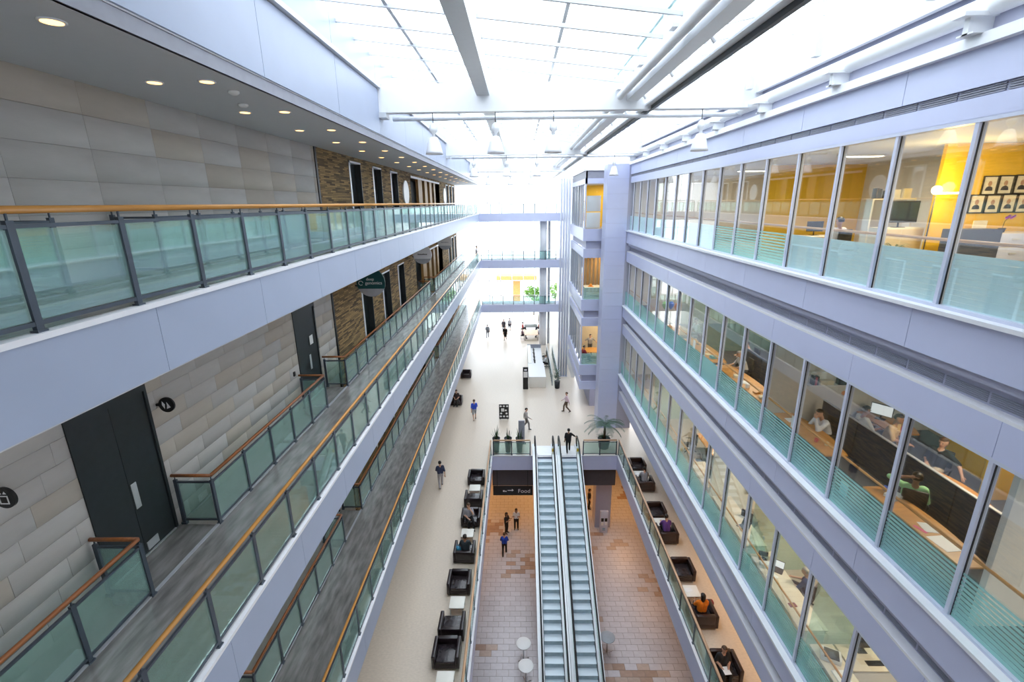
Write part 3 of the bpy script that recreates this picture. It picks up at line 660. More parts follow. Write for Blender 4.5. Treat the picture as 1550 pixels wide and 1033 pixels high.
# ------------------------------------------------------------------ escalators
mat('step_tread', (.70, .80, .88), .4, .2, var=.04, scale=4, stretch=(40, 1, 1))
mat('step_riser', (.46, .58, .64), .4, .2, var=.1)
mat('landing_steel', (.80, .81, .82), .35, .3, var=.02)
mat('rubber', (.01, .01, .012), .5)
SL = math.tan(math.radians(30)); YT = 28.25; ZD = LOZ
def escalator(x0, x1, label):
    e = thing('escalator', label, 'escalator', (x0, YT, 0))
    w = x1 - x0; Lr = -ZD / SL; di = .3                       # run, deck width
    yb_ = -Lr
    out = [(1.5, .06), (0, .06), (yb_, ZD + .06), (yb_ - 1.2, ZD + .06), (yb_ - 1.2, ZD + .001), (yb_, ZD + .001), (-.2, -1.0), (1.5, -.0)]
    ye_ = (ZD + .35) / SL; truss = [(.05, -.35), (ye_, ZD + .002), (ye_ + 1.2, ZD + .002), (.05, -1.0)]
    MB().prism(truss, w - 2 * di, 'x', di).build('truss', 'dark_metal', e)
    for s, xa in ((0, 0), (1, w - di)):
        prof = [(1.5, .0), (1.5, .16), (0, .16), (yb_, ZD + .16), (yb_ - 1.2, ZD + .16), (yb_ - 1.2, ZD + .0), (yb_ + .8, ZD + .0), (-.15, -.9), (0.0, -.0)]
        MB().prism(prof, di, 'x', xa).build('side_deck', 'steel', e)
        xm = xa + (di * .62 if s == 0 else di * .38)
        gp = [(1.1, .16), (1.1, .95), (0.1, .95), (yb_, ZD + .95), (yb_ - .9, ZD + .95), (yb_ - .9, ZD + .16), (yb_, ZD + .16), (0, .16)]
        MB().prism(gp, .012, 'x', xm - .006).build('glass_side', 'rail_glass', e)
        MB().tube([(xm, 1.1, .2), (xm, 1.32, .4), (xm, 1.38, .62), (xm, 1.28, .88), (xm, 1.0, .99), (xm, .1, .99), (xm, yb_, ZD + .99), (xm, yb_ - .9, ZD + .99), (xm, yb_ - 1.1, ZD + .7), (xm, yb_ - .95, ZD + .3)], .045, 8).build('handrail', 'rubber', e)
        xs = xa + (di if s == 0 else 0)
        MB().prism([(0.2, .16), (yb_, ZD + .16), (yb_, ZD + .02), (0.2, .02)], .02, 'x', xs - (.0 if s == 0 else .02)).build('skirt', 'dark_metal', e)
    B(di, w - di, 0, 1.5, -.0, .012).build('landing_plate', 'landing_steel', e)
    B(di + .05, w - di - .05, 1.32, 1.48, .012, .02).build('comb_mark', 'landing_steel', e)
    run, rise = .42, .42 * SL
    st = MB().box(.03 + di, w - di - .03, -run, .0, -.03, 0).box(.03 + di, w - di - .03, -run + .0, -run + .03, -rise, -.03, 1).mesh('step', ['step_tread', 'step_riser'])
    k = 0
    while (k + 1) * run < Lr: link('step', st, e, (0, -k * run, -(k + .5) * rise)); k += 1
    return e
escalator(.82, 2.42, 'escalator with empty pale steps, beside the planters side of the well')
e2 = escalator(2.44, 4.06, 'escalator with a man in black at its top, on the palm side')
mat('sign_yellow', (.9, .6, .05), .5)
for x in (2.32, 3.98):
    o = B(-.09, .09, -.01, .01, 0, .22).build('warning_sign', 'sign_yellow', None, (x - .1, YT + .45, .16)); tag(o, 'small yellow safety sign at the escalator newel', 'sign', 'escalator safety signs')
# food sign on the bulkhead
fs = thing('hanging_sign', 'dark sign with white lettering and arrow under the well edge', 'sign', (-1.9, HY1 + .3, -3.3))
sbd = B(0, 2.75, 0, .06, .05, .78).build('sign_board', 'dark_metal', fs)
for x in (.3, 2.4): B(x - .02, x + .02, .02, .04, .78, 2.2).build('hanger', 'dark_metal', fs)
text('Food', .42, 'lip_white', 'lettering', sbd, (2.15, -.005, .38), (PI / 2, 0, 0))
MB().box(1.0, 1.3, -.012, 0, .42, .47).prism([(1.3, .36), (1.3, .56), (1.42, .46)], .012, 'y', -.012).build('arrow', 'lip_white', sbd)
for a_ in ((.68, .8, .45), (.83, .93, .41)): B(a_[0], a_[1], -.012, 0, .33, a_[2]).build('pictogram', 'lip_white', sbd)

# ------------------------------------------------------------------ armchairs and coffee tables
mat('leather', (.016, .009, .012), .32, var=.25, scale=8, bump=.15, bscale=14, coat=.15)
mat('leather_seat', (.026, .02, .024), .26, var=.3, scale=5, bump=.6, bscale=9, coat=.2)
mat('leather_brown', (.035, .016, .012), .34, var=.25, scale=8, bump=.15, bscale=14, coat=.15)
mat('table_white', (.84, .82, .76), .35, var=.01)
def armchair(lm):
    """faces local -Y"""
    r = thing('armchair', 'armchair', 'armchair')
    MB().rbox(-.5, .5, -.42, .45, .08, .3, .02).build('base', lm, r)
    for s in (-1, 1): MB().rbox(min(s * .36, s * .5), max(s * .36, s * .5), -.45, .45, .1, .66, .03).build('arm', lm, r)
    MB().rbox(-.37, .37, .3, .46, .28, .68, .03).build('backrest', lm, r)
    MB().rbox(-.355, .355, -.44, .3, .29, .43, .04).build('seat_cushion', 'leather_seat', r)
    for sx in (-.42, .42):
        for sy in (-.36, .38): MB().tube([(sx, sy, 0), (sx, sy, .09)], .025, 8).build('leg', 'steel', r)
    return r
ch = {'leather': armchair('leather'), 'leather_brown': armchair('leather_brown')}; used = set()
def put_chair(x, y, face, label, lm='leather', group='armchairs around the escalator well'):
    o = ch[lm] if lm not in used else copy_tree(ch[lm]); used.add(lm)
    o.location = (x, y, 0); o.rotation_euler.z = 0 if face == 'S' else (PI if face == 'N' else face); tag(o, label, 'armchair', group)
LW = 'dark leather cube armchair '
put_chair(-2.76, 13.6, 'S', LW + 'beside the foot white table, empty seat facing along the well')
put_chair(-2.72, 14.75, 'N', LW + 'turned to a white coffee table, back to the next empty armchair')
put_chair(-2.70, 17.0, 'S', LW + 'empty, across the white table from another empty armchair')
put_chair(-2.68, 18.9, 'N', LW + 'with a man in dark clothes sitting in it')
put_chair(-2.62, 21.45, 'S', LW + 'with a woman in a grey top sitting in it')
put_chair(-2.63, 23.1, 'N', LW + 'empty, back towards the seated woman')
put_chair(-2.66, 25.25, 'S', LW + 'last of the row by the well corner')
RB = 'dark brown leather armchair under the office wing '
put_chair(7.32, 26.6, 'S', RB + 'empty, across from the man in grey', 'leather_brown')
put_chair(7.3, 24.6, 'N', RB + 'holding the man in grey', 'leather_brown')
put_chair(7.2, 21.95, 'S', RB + 'empty, across from the person in purple', 'leather_brown')
put_chair(7.26, 20.2, 'N', RB + 'holding the person in purple', 'leather_brown')
put_chair(7.22, 17.75, 'S', RB + 'empty, across from the woman in orange', 'leather_brown')
put_chair(7.25, 15.35, 'N', RB + 'holding the woman in orange', 'leather_brown')
put_chair(7.2, 13.1, 'S', RB + 'holding the woman with papers', 'leather_brown')
put_chair(-5.2, 43.4, 'S', LW + 'far along the hall, under the lowest walkway', group='armchairs under the walkway')
put_chair(-5.35, 37.0, 'S', LW + 'under the lowest walkway with a person in it', group='armchairs under the walkway')
def coffee_table():
    r = thing('coffee_table', 'table', 'table')
    MB().rbox(-.31, .31, -.31, .31, .34, .385, .008).build('table_top', 'table_white', r)
    MB().box(-.29, .29, -.29, .29, .30, .34).build('apron', 'rail_wood_dark', r)
    for sx in (-.26, .26):
        for sy in (-.26, .26): MB().tube([(sx, sy, 0), (sx, sy, .3)], .02, 6).build('leg', 'steel', r)
    return r
ct = coffee_table(); ctu = False
for x, y, l in ((-2.68, 12.55, 'white square coffee table past the last empty armchair'), (-2.66, 15.88, 'bare white square coffee table between two empty armchairs'), (-2.68, 20.2, 'white square coffee table between the seated man and woman'),
                (-2.66, 24.15, 'white square coffee table between the two armchairs near the well corner'), (7.22, 16.5, 'white square coffee table with papers beside the woman in orange'), (7.26, 25.6, 'white square coffee table before the man in grey'), (7.22, 21.05, 'white square coffee table before the person in purple')):
    o = copy_tree(ct) if ctu else ct; ctu = True; o.location = (x, y, 0); tag(o, l, 'table', 'white coffee tables')
def sheet(x, y, z, w, d, rz, label, m='white', cat='paper', group=None, h=.006):
    o = MB().box(-w / 2, w / 2, -d / 2, d / 2, 0, h).build('paper_sheet' if cat == 'paper' else cat.replace(' ', '_'), m, None, (x, y, z), rz); return tag(o, label, cat, group)
sheet(7.12, 16.55, .385, .3, .22, .2, 'white papers on the coffee table beside the woman in orange')
sheet(7.2, 25.6, .385, .3, .22, .1, 'white open book before the man in grey')
sheet(7.1, 21.1, .385, .3, .25, -.2, 'cream papers on the coffee table before the person in purple', 'table_white')
# bag and newspaper by the seated pair
mat('bag_blue', (.05, .3, .5), .6, var=.3); mat('red', (.5, .02, .04), .5); mat('bag_red', (.22, .015, .02), .6)
tag(MB().ball((0, 0, .13), .15, 1, .8, .9, 12).tube([(-.08, 0, .24), (-.04, 0, .36), (.04, 0, .36), (.08, 0, .24)], .012, 6).build('handbag', 'bag_blue', None, (-2.98, 18.85, .43)), 'blue and white bag on the armchair beside the man', 'bag')
tag(MB().rbox(-.17, .17, -.12, .12, 0, .42, .07).rbox(-.12, .12, -.18, -.1, .04, .25, .04).tube([(-.08, 0, .4), (-.05, 0, .48), (.05, 0, .48), (.08, 0, .4)], .014, 6).build('backpack', 'bag_red', None, (7.78, 15.95, 0)), 'dark red backpack standing beside the woman in orange', 'backpack')

# ------------------------------------------------------------------ bistro tables on the lower floor
mat('table_grey', (.36, .40, .45), .35)
for x, y, m, l in ((.1, 18.97, 'white', 'tall round white bistro table beside the escalator, one further up'), (.2, 17.75, 'white', 'tall round white bistro table beside the escalator foot'), (4.45, 19.35, 'table_grey', 'tall round grey bistro table on the far side of the escalators')):
    t = thing('bistro_table', l, 'table', (x, y, LOZ), 0, 'bistro tables on the lower floor')
    MB().lathe([(.36, 1.06), (.38, 1.075), (.38, 1.09), (.36, 1.1)], 28).build('table_top', m, t)
    MB().tube([(0, 0, .08), (0, 0, 1.06)], .035, 10).build('stem', 'steel', t)
    for k in range(4):
        a = k * PI / 2 + .4; MB().tube([(0, 0, .1), (.3 * math.cos(a), .3 * math.sin(a), .02)], .02, 6).build('foot', 'steel', t)
# information kiosk on the lower floor, tactile strip
k = thing('brochure_stand', 'slim grey brochure stand in front of the square pier', 'stand', (5.9, 28.9, LOZ))
MB().rbox(-.28, .28, -.1, .1, 0, 1.75, .02).build('body', 'mullion', k)
for x, z, m in ((-.12, .95, 'black'), (.13, .95, 'black'), (-.12, .62, 'white'), (.13, .66, 'lip_white')): B(x - .09, x + .09, -.12, -.1, z, z + .26).build('leaflet', m, k)
for z in (.35, .22): B(-.1, .1, -.11, -.1, z, z + .05).build('logo_mark', 'bag_blue', k)

# ------------------------------------------------------------------ planters, palm
mat('pot_dark', (.03, .036, .042), .4); mat('leaf_dark', (.03, .075, .03), .5, var=.4, scale=4); mat('leaf_palm', (.075, .14, .10), .5, var=.35, scale=3); mat('trunk', (.12, .085, .05), .8, var=.3)
def leaf_blade(mb, p, d, L, w, bend, mi=0, n=4):
    """a bent tapering blade"""
    d = Vector(d).normalized(); side = d.cross(Vector((0, 0, 1)));
    side = side.normalized() if side.length > .01 else Vector((1, 0, 0)); vs = []; fs = []
    q = Vector(p)
    for i in range(n + 1):
        t = i / n; ww = w * (1 - t ** 2) * (.6 + .4 * min(1, t * 4)) + .002
        vs += [q + side * ww, q + Vector((0, 0, .15 * ww)), q - side * ww]
        q = q + d * L / n; d = (d + Vector((0, 0, -bend / n))).normalized()
    for i in range(n):
        a = i * 3; fs += [(a, a + 1, a + 4, a + 3), (a + 1, a + 2, a + 5, a + 4)]
    mb.add(vs, fs, mi, True)
LEAFM = {}
def blade_obj(parent, p, d, L, w, bend, m, name='leaf'):
    mb = MB(); leaf_blade(mb, p, d, L, w, bend); return mb.build(name, m, parent)
random.seed(5)
for i, (x, y, l) in enumerate(((-1.62, 28.95, 'dark tall planter with spreading spiky leaves at the balustrade corner'), (-.82, 28.95, 'dark tall planter with a few upright spiky leaves, middle of three'), (-.05, 28.95, 'dark tall planter with dense upright leaves in front of the grey panel'))):
    p = thing('potted_plant', l, 'plant', (x, y, 0), 0, 'planters at the well edge')
    MB().lathe([(.15, 0), (.17, .02), (.25, 1.0), (.27, 1.02), (.27, 1.06), (.23, 1.06), (.22, .98)], 18).build('pot', 'pot_dark', p)
    for k in range(11 - i):
        a = random.uniform(0, 2 * PI); sp = random.uniform(.1, .75 if i == 0 else .35)
        blade_obj(p, (.08 * math.cos(a), .08 * math.sin(a), .98), (sp * math.cos(a), sp * math.sin(a), 1), random.uniform(.45, .95), .035, random.uniform(0, .5), 'leaf_dark')
pp = thing('potted_palm', 'large potted palm with drooping grey green fronds beside the clad pier', 'palm', (5.75, 29.5, 0))
MB().lathe([(.3, 0), (.34, .02), (.42, .7), (.44, .72), (.4, .74), (.38, .66)], 20).build('pot', 'pot_dark', pp)
MB().tube([(0, 0, .6), (.04, .02, 1.2), (.02, 0, 1.7)], [.1, .08, .07], 8).build('trunk', 'trunk', pp)
for k in range(22):
    a = k * 2.4 + random.uniform(-.2, .2); el = random.uniform(.1, 1.3)
    d = Vector((math.cos(a), math.sin(a), el)).normalized(); L = random.uniform(1.2, 1.7); mb = MB()
    q = Vector((0, 0, 1.65)); n = 9; dd = d.copy(); pts = [q.copy()]
    for i in range(n): q = q + dd * L / n; dd = (dd + Vector((0, 0, -.2))).normalized(); pts.append(q.copy())
    mb.tube(pts, [.014 * (1 - .8 * i / n) for i in range(n + 1)], 4)
    for i in range(2, n + 1):
        ax = (pts[i] - pts[i - 1]).normalized(); sd = ax.cross(Vector((0, 0, 1))).normalized()
        for s in (-1, 1):
            for h in (0, .5): leaf_blade(mb, pts[i - 1].lerp(pts[i], h), ax * .7 + sd * s + Vector((0, 0, -.1)), .36 * (1 - .06 * i), .018, 1.0, 0, 2)
    mb.build('frond', 'leaf_palm', pp)
for k in range(26):
    a = random.uniform(0, 6.28); blade_obj(pp, (.12 * math.cos(a), .12 * math.sin(a), .7), (math.cos(a) * .9, math.sin(a) * .9, 1), random.uniform(.4, .75), .03, 1.2, 'leaf_dark', 'undergrowth_leaf')
o = thing('potted_shrub', 'dark leafy shrub in a slim pot beside the tall tubes', 'plant', (3.4, 40.5, 0))
MB().lathe([(.2, 0), (.22, .02), (.26, .7), (.22, .7)], 16).build('pot', 'pot_dark', o)
for k in range(46):
    a = random.uniform(0, 6.28); z = random.uniform(.7, 1.7); blade_obj(o, (.08 * math.cos(a), .08 * math.sin(a), z), (math.cos(a), math.sin(a), .9), random.uniform(.25, .4), .05, .8, 'leaf_dark')
# ------------------------------------------------------------------ hall furniture: boards, desk, tables
b = thing('poster_board', 'black standing board with white dotted print', 'board', (-1.25, 34.0, 0))
b.rotation_euler.x = 0
bd = B(-.38, .38, -.02, .02, .05, 1.28).build('board', 'black', b)
for sx in (-.3, .3): B(sx - .02, sx + .02, -.02, .3, 0, .05).build('foot', 'dark_metal', b)
dm = MB().prism([(.085 * math.cos(t * PI / 5), .075 * math.sin(t * PI / 5)) for t in range(10)], .006, 'y', -.003).mesh('print_mark', 'white')
for z, xs in ((1.13, (-.25, 0, .25)), (.27, (-.25, 0, .25)), (.52, (-.22, .2))):
    for x in xs: link('print_mark', dm, bd, (x, -.022, z))
B(-.22, .02, -.026, -.02, .68, .95).build('print_mark', 'white', bd); B(.06, .22, -.026, -.02, .72, .84).build('print_mark', 'white', bd)
ip = thing('display_stand', 'slim grey upright display stand behind the planters', 'stand', (.1, 30.15, 0)); MB().rbox(-.22, .22, -.06, .06, .02, 1.75, .02).build('body', 'louvre_grey', ip); MB().rbox(-.3, .3, -.15, .15, 0, .02, .005).build('base_plate', 'dark_metal', ip)
t = thing('info_totem', 'tall black totem sign at the end of the white reception counter', 'totem', (.52, 40.3, 0))
MB().rbox(-.24, .24, -.08, .08, 0, 2.1, .02).build('body', 'black', t); B(-.18, .18, -.086, -.08, 1.15, 1.7).build('printed_panel', 'white', t); B(-.12, .12, -.086, -.08, 1.8, 1.95).build('emblem', 'lip_white', t)
d = thing('reception_desk', 'long white reception counter with monitors in the far hall', 'desk', (.85, 40.6, 0))
MB().rbox(0, 1.5, 0, 3.8, 0, 1.0, .02).build('near_counter', 'table_white', d); B(-.03, 1.53, -.03, 3.85, 1.0, 1.06).build('counter_top', 'white', d)
B(0, .35, 3.8, 10.0, 0, 1.1).build('front_panel', 'table_white', d); B(.3, 1.5, 3.9, 10.0, .7, .75).build('work_top', 'white', d); B(0, 1.5, 10, 10.1, 0, 1.15).build('end_panel', 'louvre_grey', d)
for yy in (45.2, 46.4, 47.6, 48.9):
    m_ = thing('monitor', 'black monitor on the far reception counter', 'monitor', (1.5, yy, .75), PI / 2 + .2, 'reception monitors')
    B(-.28, .28, -.02, .02, .12, .48).build('screen', 'black', m_); MB().tube([(0, .02, 0), (0, .02, .2)], .03, 8).box(-.12, .12, -.08, .1, 0, .015).build('stand', 'black', m_)
def office_chair(label, x, y, z, rz, m='black', group=None):
    r = thing('office_chair', label, 'chair', (x, y, z), rz, group)
    MB().rbox(-.24, .24, -.24, .22, .35, .42, .03).build('seat', m, r)
    MB().rbox(-.22, .22, .2, .27, .56, 1.0, .03).tube([(0, .2, .38), (0, .27, .7)], .025, 6).build('backrest', m, r)
    MB().tube([(0, 0, .1), (0, 0, .36)], .03, 8).build('column', 'dark_metal', r)
    for k in range(5):
        a = k * 2 * PI / 5; ba = MB().tube([(0, 0, .12), (.28 * math.cos(a), .28 * math.sin(a), .05)], .02, 6).build('base_arm', 'dark_metal', r); MB().ball((.28 * math.cos(a), .28 * math.sin(a), .03), .03, n=6).build('caster', 'black', ba)
    for s in (-1, 1): MB().tube([(s * .23, .1, .385), (s * .29, .1, .6), (s * .29, -.15, .61)], .02, 6).build('armrest', 'dark_metal', r)
    return r
office_chair('black office chair with the receptionist, beside the white counter', 2.72, 46.25, 0, -PI / 2)
office_chair('empty black office chair beside the stair balustrade', 2.62, 48.6, 0, -PI / 2)
def long_table(name, label, x, y, w, dpt, z, top, h=.74, rz=0, legm='dark_metal', cat='table', group=None):
    t = thing(name, label, cat, (x, y, z), rz, group)
    MB().rbox(-w / 2, w / 2, -dpt / 2, dpt / 2, h - .04, h, .012).build('table_top', top, t)
    for sx in (-1, 1):
        for sy in (-1, 1): B(sx * (w / 2 - .06) - .025, sx * (w / 2 - .06) + .025, sy * (dpt / 2 - .06) - .025, sy * (dpt / 2 - .06) + .025, 0, h - .04).build('leg', legm, t)
    return t
mat('desk_wood', (.56, .25, .05), .38, var=.12, scale=2, stretch=(1, 8, 1), coat=.2)
mat('desk_white', (.70, .62, .50), .4, var=.01)
mat('screen_charcoal', (.06, .068, .09), .8, var=.03)
long_table('meeting_table', 'pale wood meeting table in the far hall', 1.45, 57.2, 1.7, 2.4, 0, 'rail_wood_pale')
long_table('meeting_table', 'dark meeting table behind the wooden one', 1.5, 60.6, 1.7, 1.6, 0, 'black')
balustrade('balustrade', 'steel and glass stair balustrade behind the reception counter', (3.0, 41.2, 0), evenly(0, 9, 1.2), wood='steel')
balustrade('balustrade', 'outer steel and glass stair balustrade beside the tall tubes', (3.58, 41.2, 0), evenly(0, 9, 1.2), wood='steel')

# ------------------------------------------------------------------ signs on the wall side
mat('sign_teal', (.005, .075, .085), .4); mat('sign_grey', (.42, .43, .47), .5)
def disc(r, n=36): return [(r * math.cos(2 * PI * i / n), r * math.sin(2 * PI * i / n)) for i in range(n)]
def seg(r, z0, z1, n=40): return [(a, b) for a, b in [(r * math.cos(2 * PI * i / n), r * math.sin(2 * PI * i / n)) for i in range(n)] if z0 - .001 <= b <= z1 + .001]
for (y, m, l) in ((19.75, 'sign_teal', 'round teal and grey projecting sign with white lettering on the brick wall'), (30.9, 'lip_white', 'round white projecting sign with dark lettering near the timber portal'), (40.6, 'white', 'round white projecting sign past the timber portal')):
    s = thing('round_sign', l, 'sign', (XW + .68, y, 13.15), 0, 'round projecting shop signs')
    R_ = .6; zc = -.26
    chord = [(-math.sqrt(R_ ** 2 - zc ** 2), zc), (math.sqrt(R_ ** 2 - zc ** 2), zc)]
    a0 = math.atan2(zc, chord[1][0]); a1 = PI - a0
    MB().prism([(R_ * math.cos(a0 + (a1 - a0) * i / 30), R_ * math.sin(a0 + (a1 - a0) * i / 30)) for i in range(31)], .06, 'y', -.03).build('sign_face', m, s); face_ = s.children[0]
    a2 = a1; a3 = 2 * PI + a0
    MB().prism([(R_ * math.cos(a2 + (a3 - a2) * i / 16), R_ * math.sin(a2 + (a3 - a2) * i / 16)) for i in range(17)], .06, 'y', -.03).build('lower_band', 'sign_grey', s)
    MB().box(-.69, -.55, -.02, .02, .1, .16).box(-.69, -.55, -.02, .02, -.16, -.1).build('bracket', 'dark_metal', s)
    if m == 'sign_teal':
        text('deep', .17, 'lip_white', 'lettering', face_, (-.02, -.034, .14), (PI / 2, 0, 0)); text('genomics', .19, 'lip_white', 'lettering', face_, (.12, -.034, -.02), (PI / 2, 0, 0))
        MB().tube([(-.42 + .09 * math.cos(t), -.034, -.02 + .09 * math.sin(t)) for t in [i * .5 for i in range(12)]], .012, 6).build('logo_ring', 'lip_white', face_)
    else:
        for k in range(9): B(-.3 + k * .068, -.252 + k * .068, -.036, -.03, -.02, .045 + (.02 if k in (0, 5) else 0)).build('lettering', 'black' if y < 35 else 'sign_grey', face_)
for y, l in ((30.2, 'round white disc on the brick wall beside the timber portal'), (45.9, 'round white disc on the brick wall past the timber portal')):
    s = tag(MB().prism([(a * .75, b * .75) for a, b in disc(.95)], .08, 'x', 0).build('wall_disc', 'white', None, (XW + .002, y, 16.95)), l, 'sign')
for p, l, ic in (((-6.7, 8.23, 12.69), 'round black restroom sign projecting from the stone wall', 0), ((-6.7, 5.27, 12.69), 'round black lift sign projecting from the stone wall', 1)):
    s = thing('door_sign', l, 'sign', p)
    s.scale = (.78, 1, .78); sf = MB().prism(disc(.19), .04, 'y', -.02).build('sign_face', 'black', s); B(-.26, -.17, -.02, .02, -.03, .03).build('bracket', 'black', s)
    if ic == 0:
        MB().prism([(-.09, .1), (-.03, .02), (-.05, -.1), (-.1, .0)], .004, 'y', -.024).build('pictogram', 'white', sf); MB().prism([(.02, .08), (.1, -.06), (.0, -.1), (.02, -.02)], .004, 'y', -.024).build('pictogram', 'white', sf)
    else:
        for a in ((-.08, -.06, -.09, .03), (.06, .08, -.09, .03), (-.08, .08, .03, .05), (-.08, .08, -.11, -.09)): B(a[0], a[1], -.024, -.02, a[2], a[3]).build('pictogram', 'white', sf)
        for x in (-.04, .04): MB().prism([(x - .03, .08), (x + .03, .08), (x, .13)], .004, 'y', -.024).build('pictogram', 'white', sf)
for y, l in ((5.35, 'white box light in the gap beside the stone wall, by the double door'), (11.9, 'white box light in the gap beside the stone wall'), (12.6, 'white box light in the gap next to the single door')):
    tag(MB().rbox(-.25, .25, -.28, .28, 0, .35, .02).box(-.22, .22, -.25, .25, .35, .36).build('box_light', 'white', None, (XW + .26, y, 9.4)), l, 'light box')
tag(MB().rbox(-.01, .03, -.05, .05, -.07, .07, .01).box(.03, .034, -.03, .03, -.03, .03, 0).build('card_reader', 'black', None, (XW + .012, 13.55, 11.35)), 'small black card reader on the stone wall by the single door', 'card reader')
# ------------------------------------------------------------------ people
CLOTH = {}
def cloth(c, rough=.85):
    k = tuple(round(v, 3) for v in c)
    if k not in CLOTH:
        n = 'cloth_%d' % len(CLOTH); mat(n, k, rough, var=.14, scale=9, bump=.2, bscale=25); CLOTH[k] = n
    return CLOTH[k]
mat('skin_light', (.58, .33, .23), .5, var=.05); mat('skin_mid', (.36, .19, .115), .5, var=.05); mat('skin_dark', (.13, .065, .04), .5, var=.05)
mat('hair_dark', (.014, .01, .008), .45, var=.4, scale=40); mat('hair_brown', (.09, .045, .02), .5, var=.4, scale=40); mat('hair_grey', (.38, .37, .36), .55, var=.2, scale=40); mat('eye', (.02, .015, .015), .2); mat('lips', (.42, .16, .14), .5)
mat('shoe_dark', (.02, .018, .016), .5)
def capsule(bm, a, b, ra, rb, n=10):
    a, b = Vector(a), Vector(b); d = b - a
    for p, r in ((a, ra), (b, rb)):
        bmesh.ops.create_uvsphere(bm, u_segments=n, v_segments=7, radius=r, matrix=Matrix.Translation(p))
    if d.length > 1e-4:
        q = d.to_track_quat('Z', 'Y').to_matrix().to_4x4()
        bmesh.ops.create_cone(bm, cap_ends=True, segments=n, radius1=ra, radius2=rb, depth=d.length, matrix=Matrix.Translation((a + b) / 2) @ q)
def person(label, loc, rz, pose='stand', arms='down', shirt=(.3, .3, .3), pants=(.05, .05, .06), hair='hair_dark', skin='skin_light', long_hair=False, sleeve='short', legs='trousers', s=1.0, vox=.024, lean=0.0, turn=0.0, group=None):
    """one continuous figure facing local -Y; feet (or seat) at the local origin height"""
    V = Vector
    if pose == 'sit':
        hz = .53; hipx = .09; legsk = [(V((sx * .1, -.02, hz)), V((sx * .12, -.43, hz + .0)), V((sx * .13, -.46, .09)), V((sx * .14, -.62, .045))) for sx in (-1, 1)]
    elif pose == 'walk':
        hz = .93; legsk = [(V((-.09, 0, hz)), V((-.1, -.2, .52)), V((-.1, -.22, .09)), V((-.11, -.38, .05))), (V((.09, 0, hz)), V((.1, -.02, .5)), V((.1, .28, .14)), V((.1, .18, .045)))]
    else:
        hz = .93; legsk = [(V((sx * .09, 0, hz)), V((sx * .105, -.02, .5)), V((sx * .11, .03, .09)), V((sx * .13, -.13, .045))) for sx in (-1, 1)]
    up = V((0, -lean, 1)).normalized(); pel = V((0, 0, hz)); ch_ = pel + up * .36; sh = pel + up * .47; nk = pel + up * .545; hd = pel + up * .672 + V((0, -.03 - lean * .05, 0))
    caps = []
    def cap(a, b, ra, rb, part): caps.append((V(a), V(b), ra, rb, part))
    cap((-.065, pel.y, pel.z), (.065, pel.y, pel.z), .13, .13, 'P')
    for sx in (-1, 1):
        cap(pel + V((sx * .06, 0, .04)), ch_ + V((sx * .08, 0, -.02)), .128, .132, 'S'); cap(ch_ + V((sx * .07, 0, 0)), sh + V((sx * .14, 0, -.03)), .115, .085, 'S')
    cap(sh, nk + V((0, -.005, .03)), .06, .052, 'K')
    cap(hd + V((0, .012, .035)), hd + V((0, -.012, -.05)), .098, .068, 'K'); cap(hd + V((0, -.095, -.0)), hd + V((0, -.105, -.03)), .012, .017, 'K')
    for sx in (-1, 1): cap(hd + V((sx * .09, .01, .01)), hd + V((sx * .09, .01, -.03)), .014, .012, 'K')
    for (h, k, a, t) in legsk:
        cap(h, k, .105, .076, 'P'); tr_ = legs == 'trousers'; cap(k, a, .074 if tr_ else .06, .062 if tr_ else .042, 'P' if tr_ else 'K'); cap(a + V((0, .03, -.035)), t, .05, .042, 'F')
    if legs == 'skirt': cap(pel + V((0, 0, -.05)), pel + V((0, -.0, -.42)), .15, .19, 'P')
    hands = []
    for i, sx in enumerate((-1, 1)):
        S = sh + V((sx * .175, 0, -.035)); mode = arms[i] if isinstance(arms, (list, tuple)) else arms
        if mode == 'desk': E_, W_ = S + V((sx * .08, -.12, -.24)), S + V((sx * -.02, -.36, -.26))
        elif mode == 'lap': E_, W_ = S + V((sx * .08, .0, -.27)), S + V((-sx * .07, -.24, -.34))
        elif mode == 'swing_f': E_, W_ = S + V((sx * .05, -.1, -.25)), S + V((sx * .04, -.3, -.38))
        elif mode == 'swing_b': E_, W_ = S + V((sx * .06, .14, -.23)), S + V((sx * .07, .16, -.48))
        elif mode == 'phone': E_, W_ = S + V((sx * .07, -.08, -.26)), S + V((-sx * .03, -.28, -.12))
        elif mode == 'head': E_, W_ = S + V((sx * .26, -.05, .12)), hd + V((sx * .13, .06, .02))
        elif mode == 'chin': E_, W_ = S + V((sx * .02, -.28, -.2)), hd + V((sx * .05, -.12, -.13))
        elif mode == 'out': E_, W_ = S + V((sx * .22, .02, -.16)), S + V((sx * .36, -.1, -.32))
        elif mode == 'hip': E_, W_ = S + V((sx * .2, .06, -.22)), S + V((sx * .0, -.04, -.4))
        else: E_, W_ = S + V((sx * .06, .02, -.27)), S + V((sx * .07, -.06, -.52))
        cap(S, E_, .074, .06, 'S'); cap(E_, W_, .056 if sleeve == 'long' else .047, .044 if sleeve == 'long' else .034, 'S' if sleeve == 'long' else 'K')
        d = (W_ - E_).normalized(); cap(W_, W_ + d * .085, .034, .036, 'K'); hands.append((W_, d, sx))
    bm = bmesh.new()
    for a, b, ra, rb, part in caps: capsule(bm, a, b, ra, rb)
    me = bpy.data.meshes.new('person'); bm.to_mesh(me); bm.free()
    tmp = bpy.data.objects.new('person', me); COL.objects.link(tmp)
    rm = tmp.modifiers.new('r', 'REMESH'); rm.mode = 'VOXEL'; rm.voxel_size = vox; rm.use_smooth_shade = True
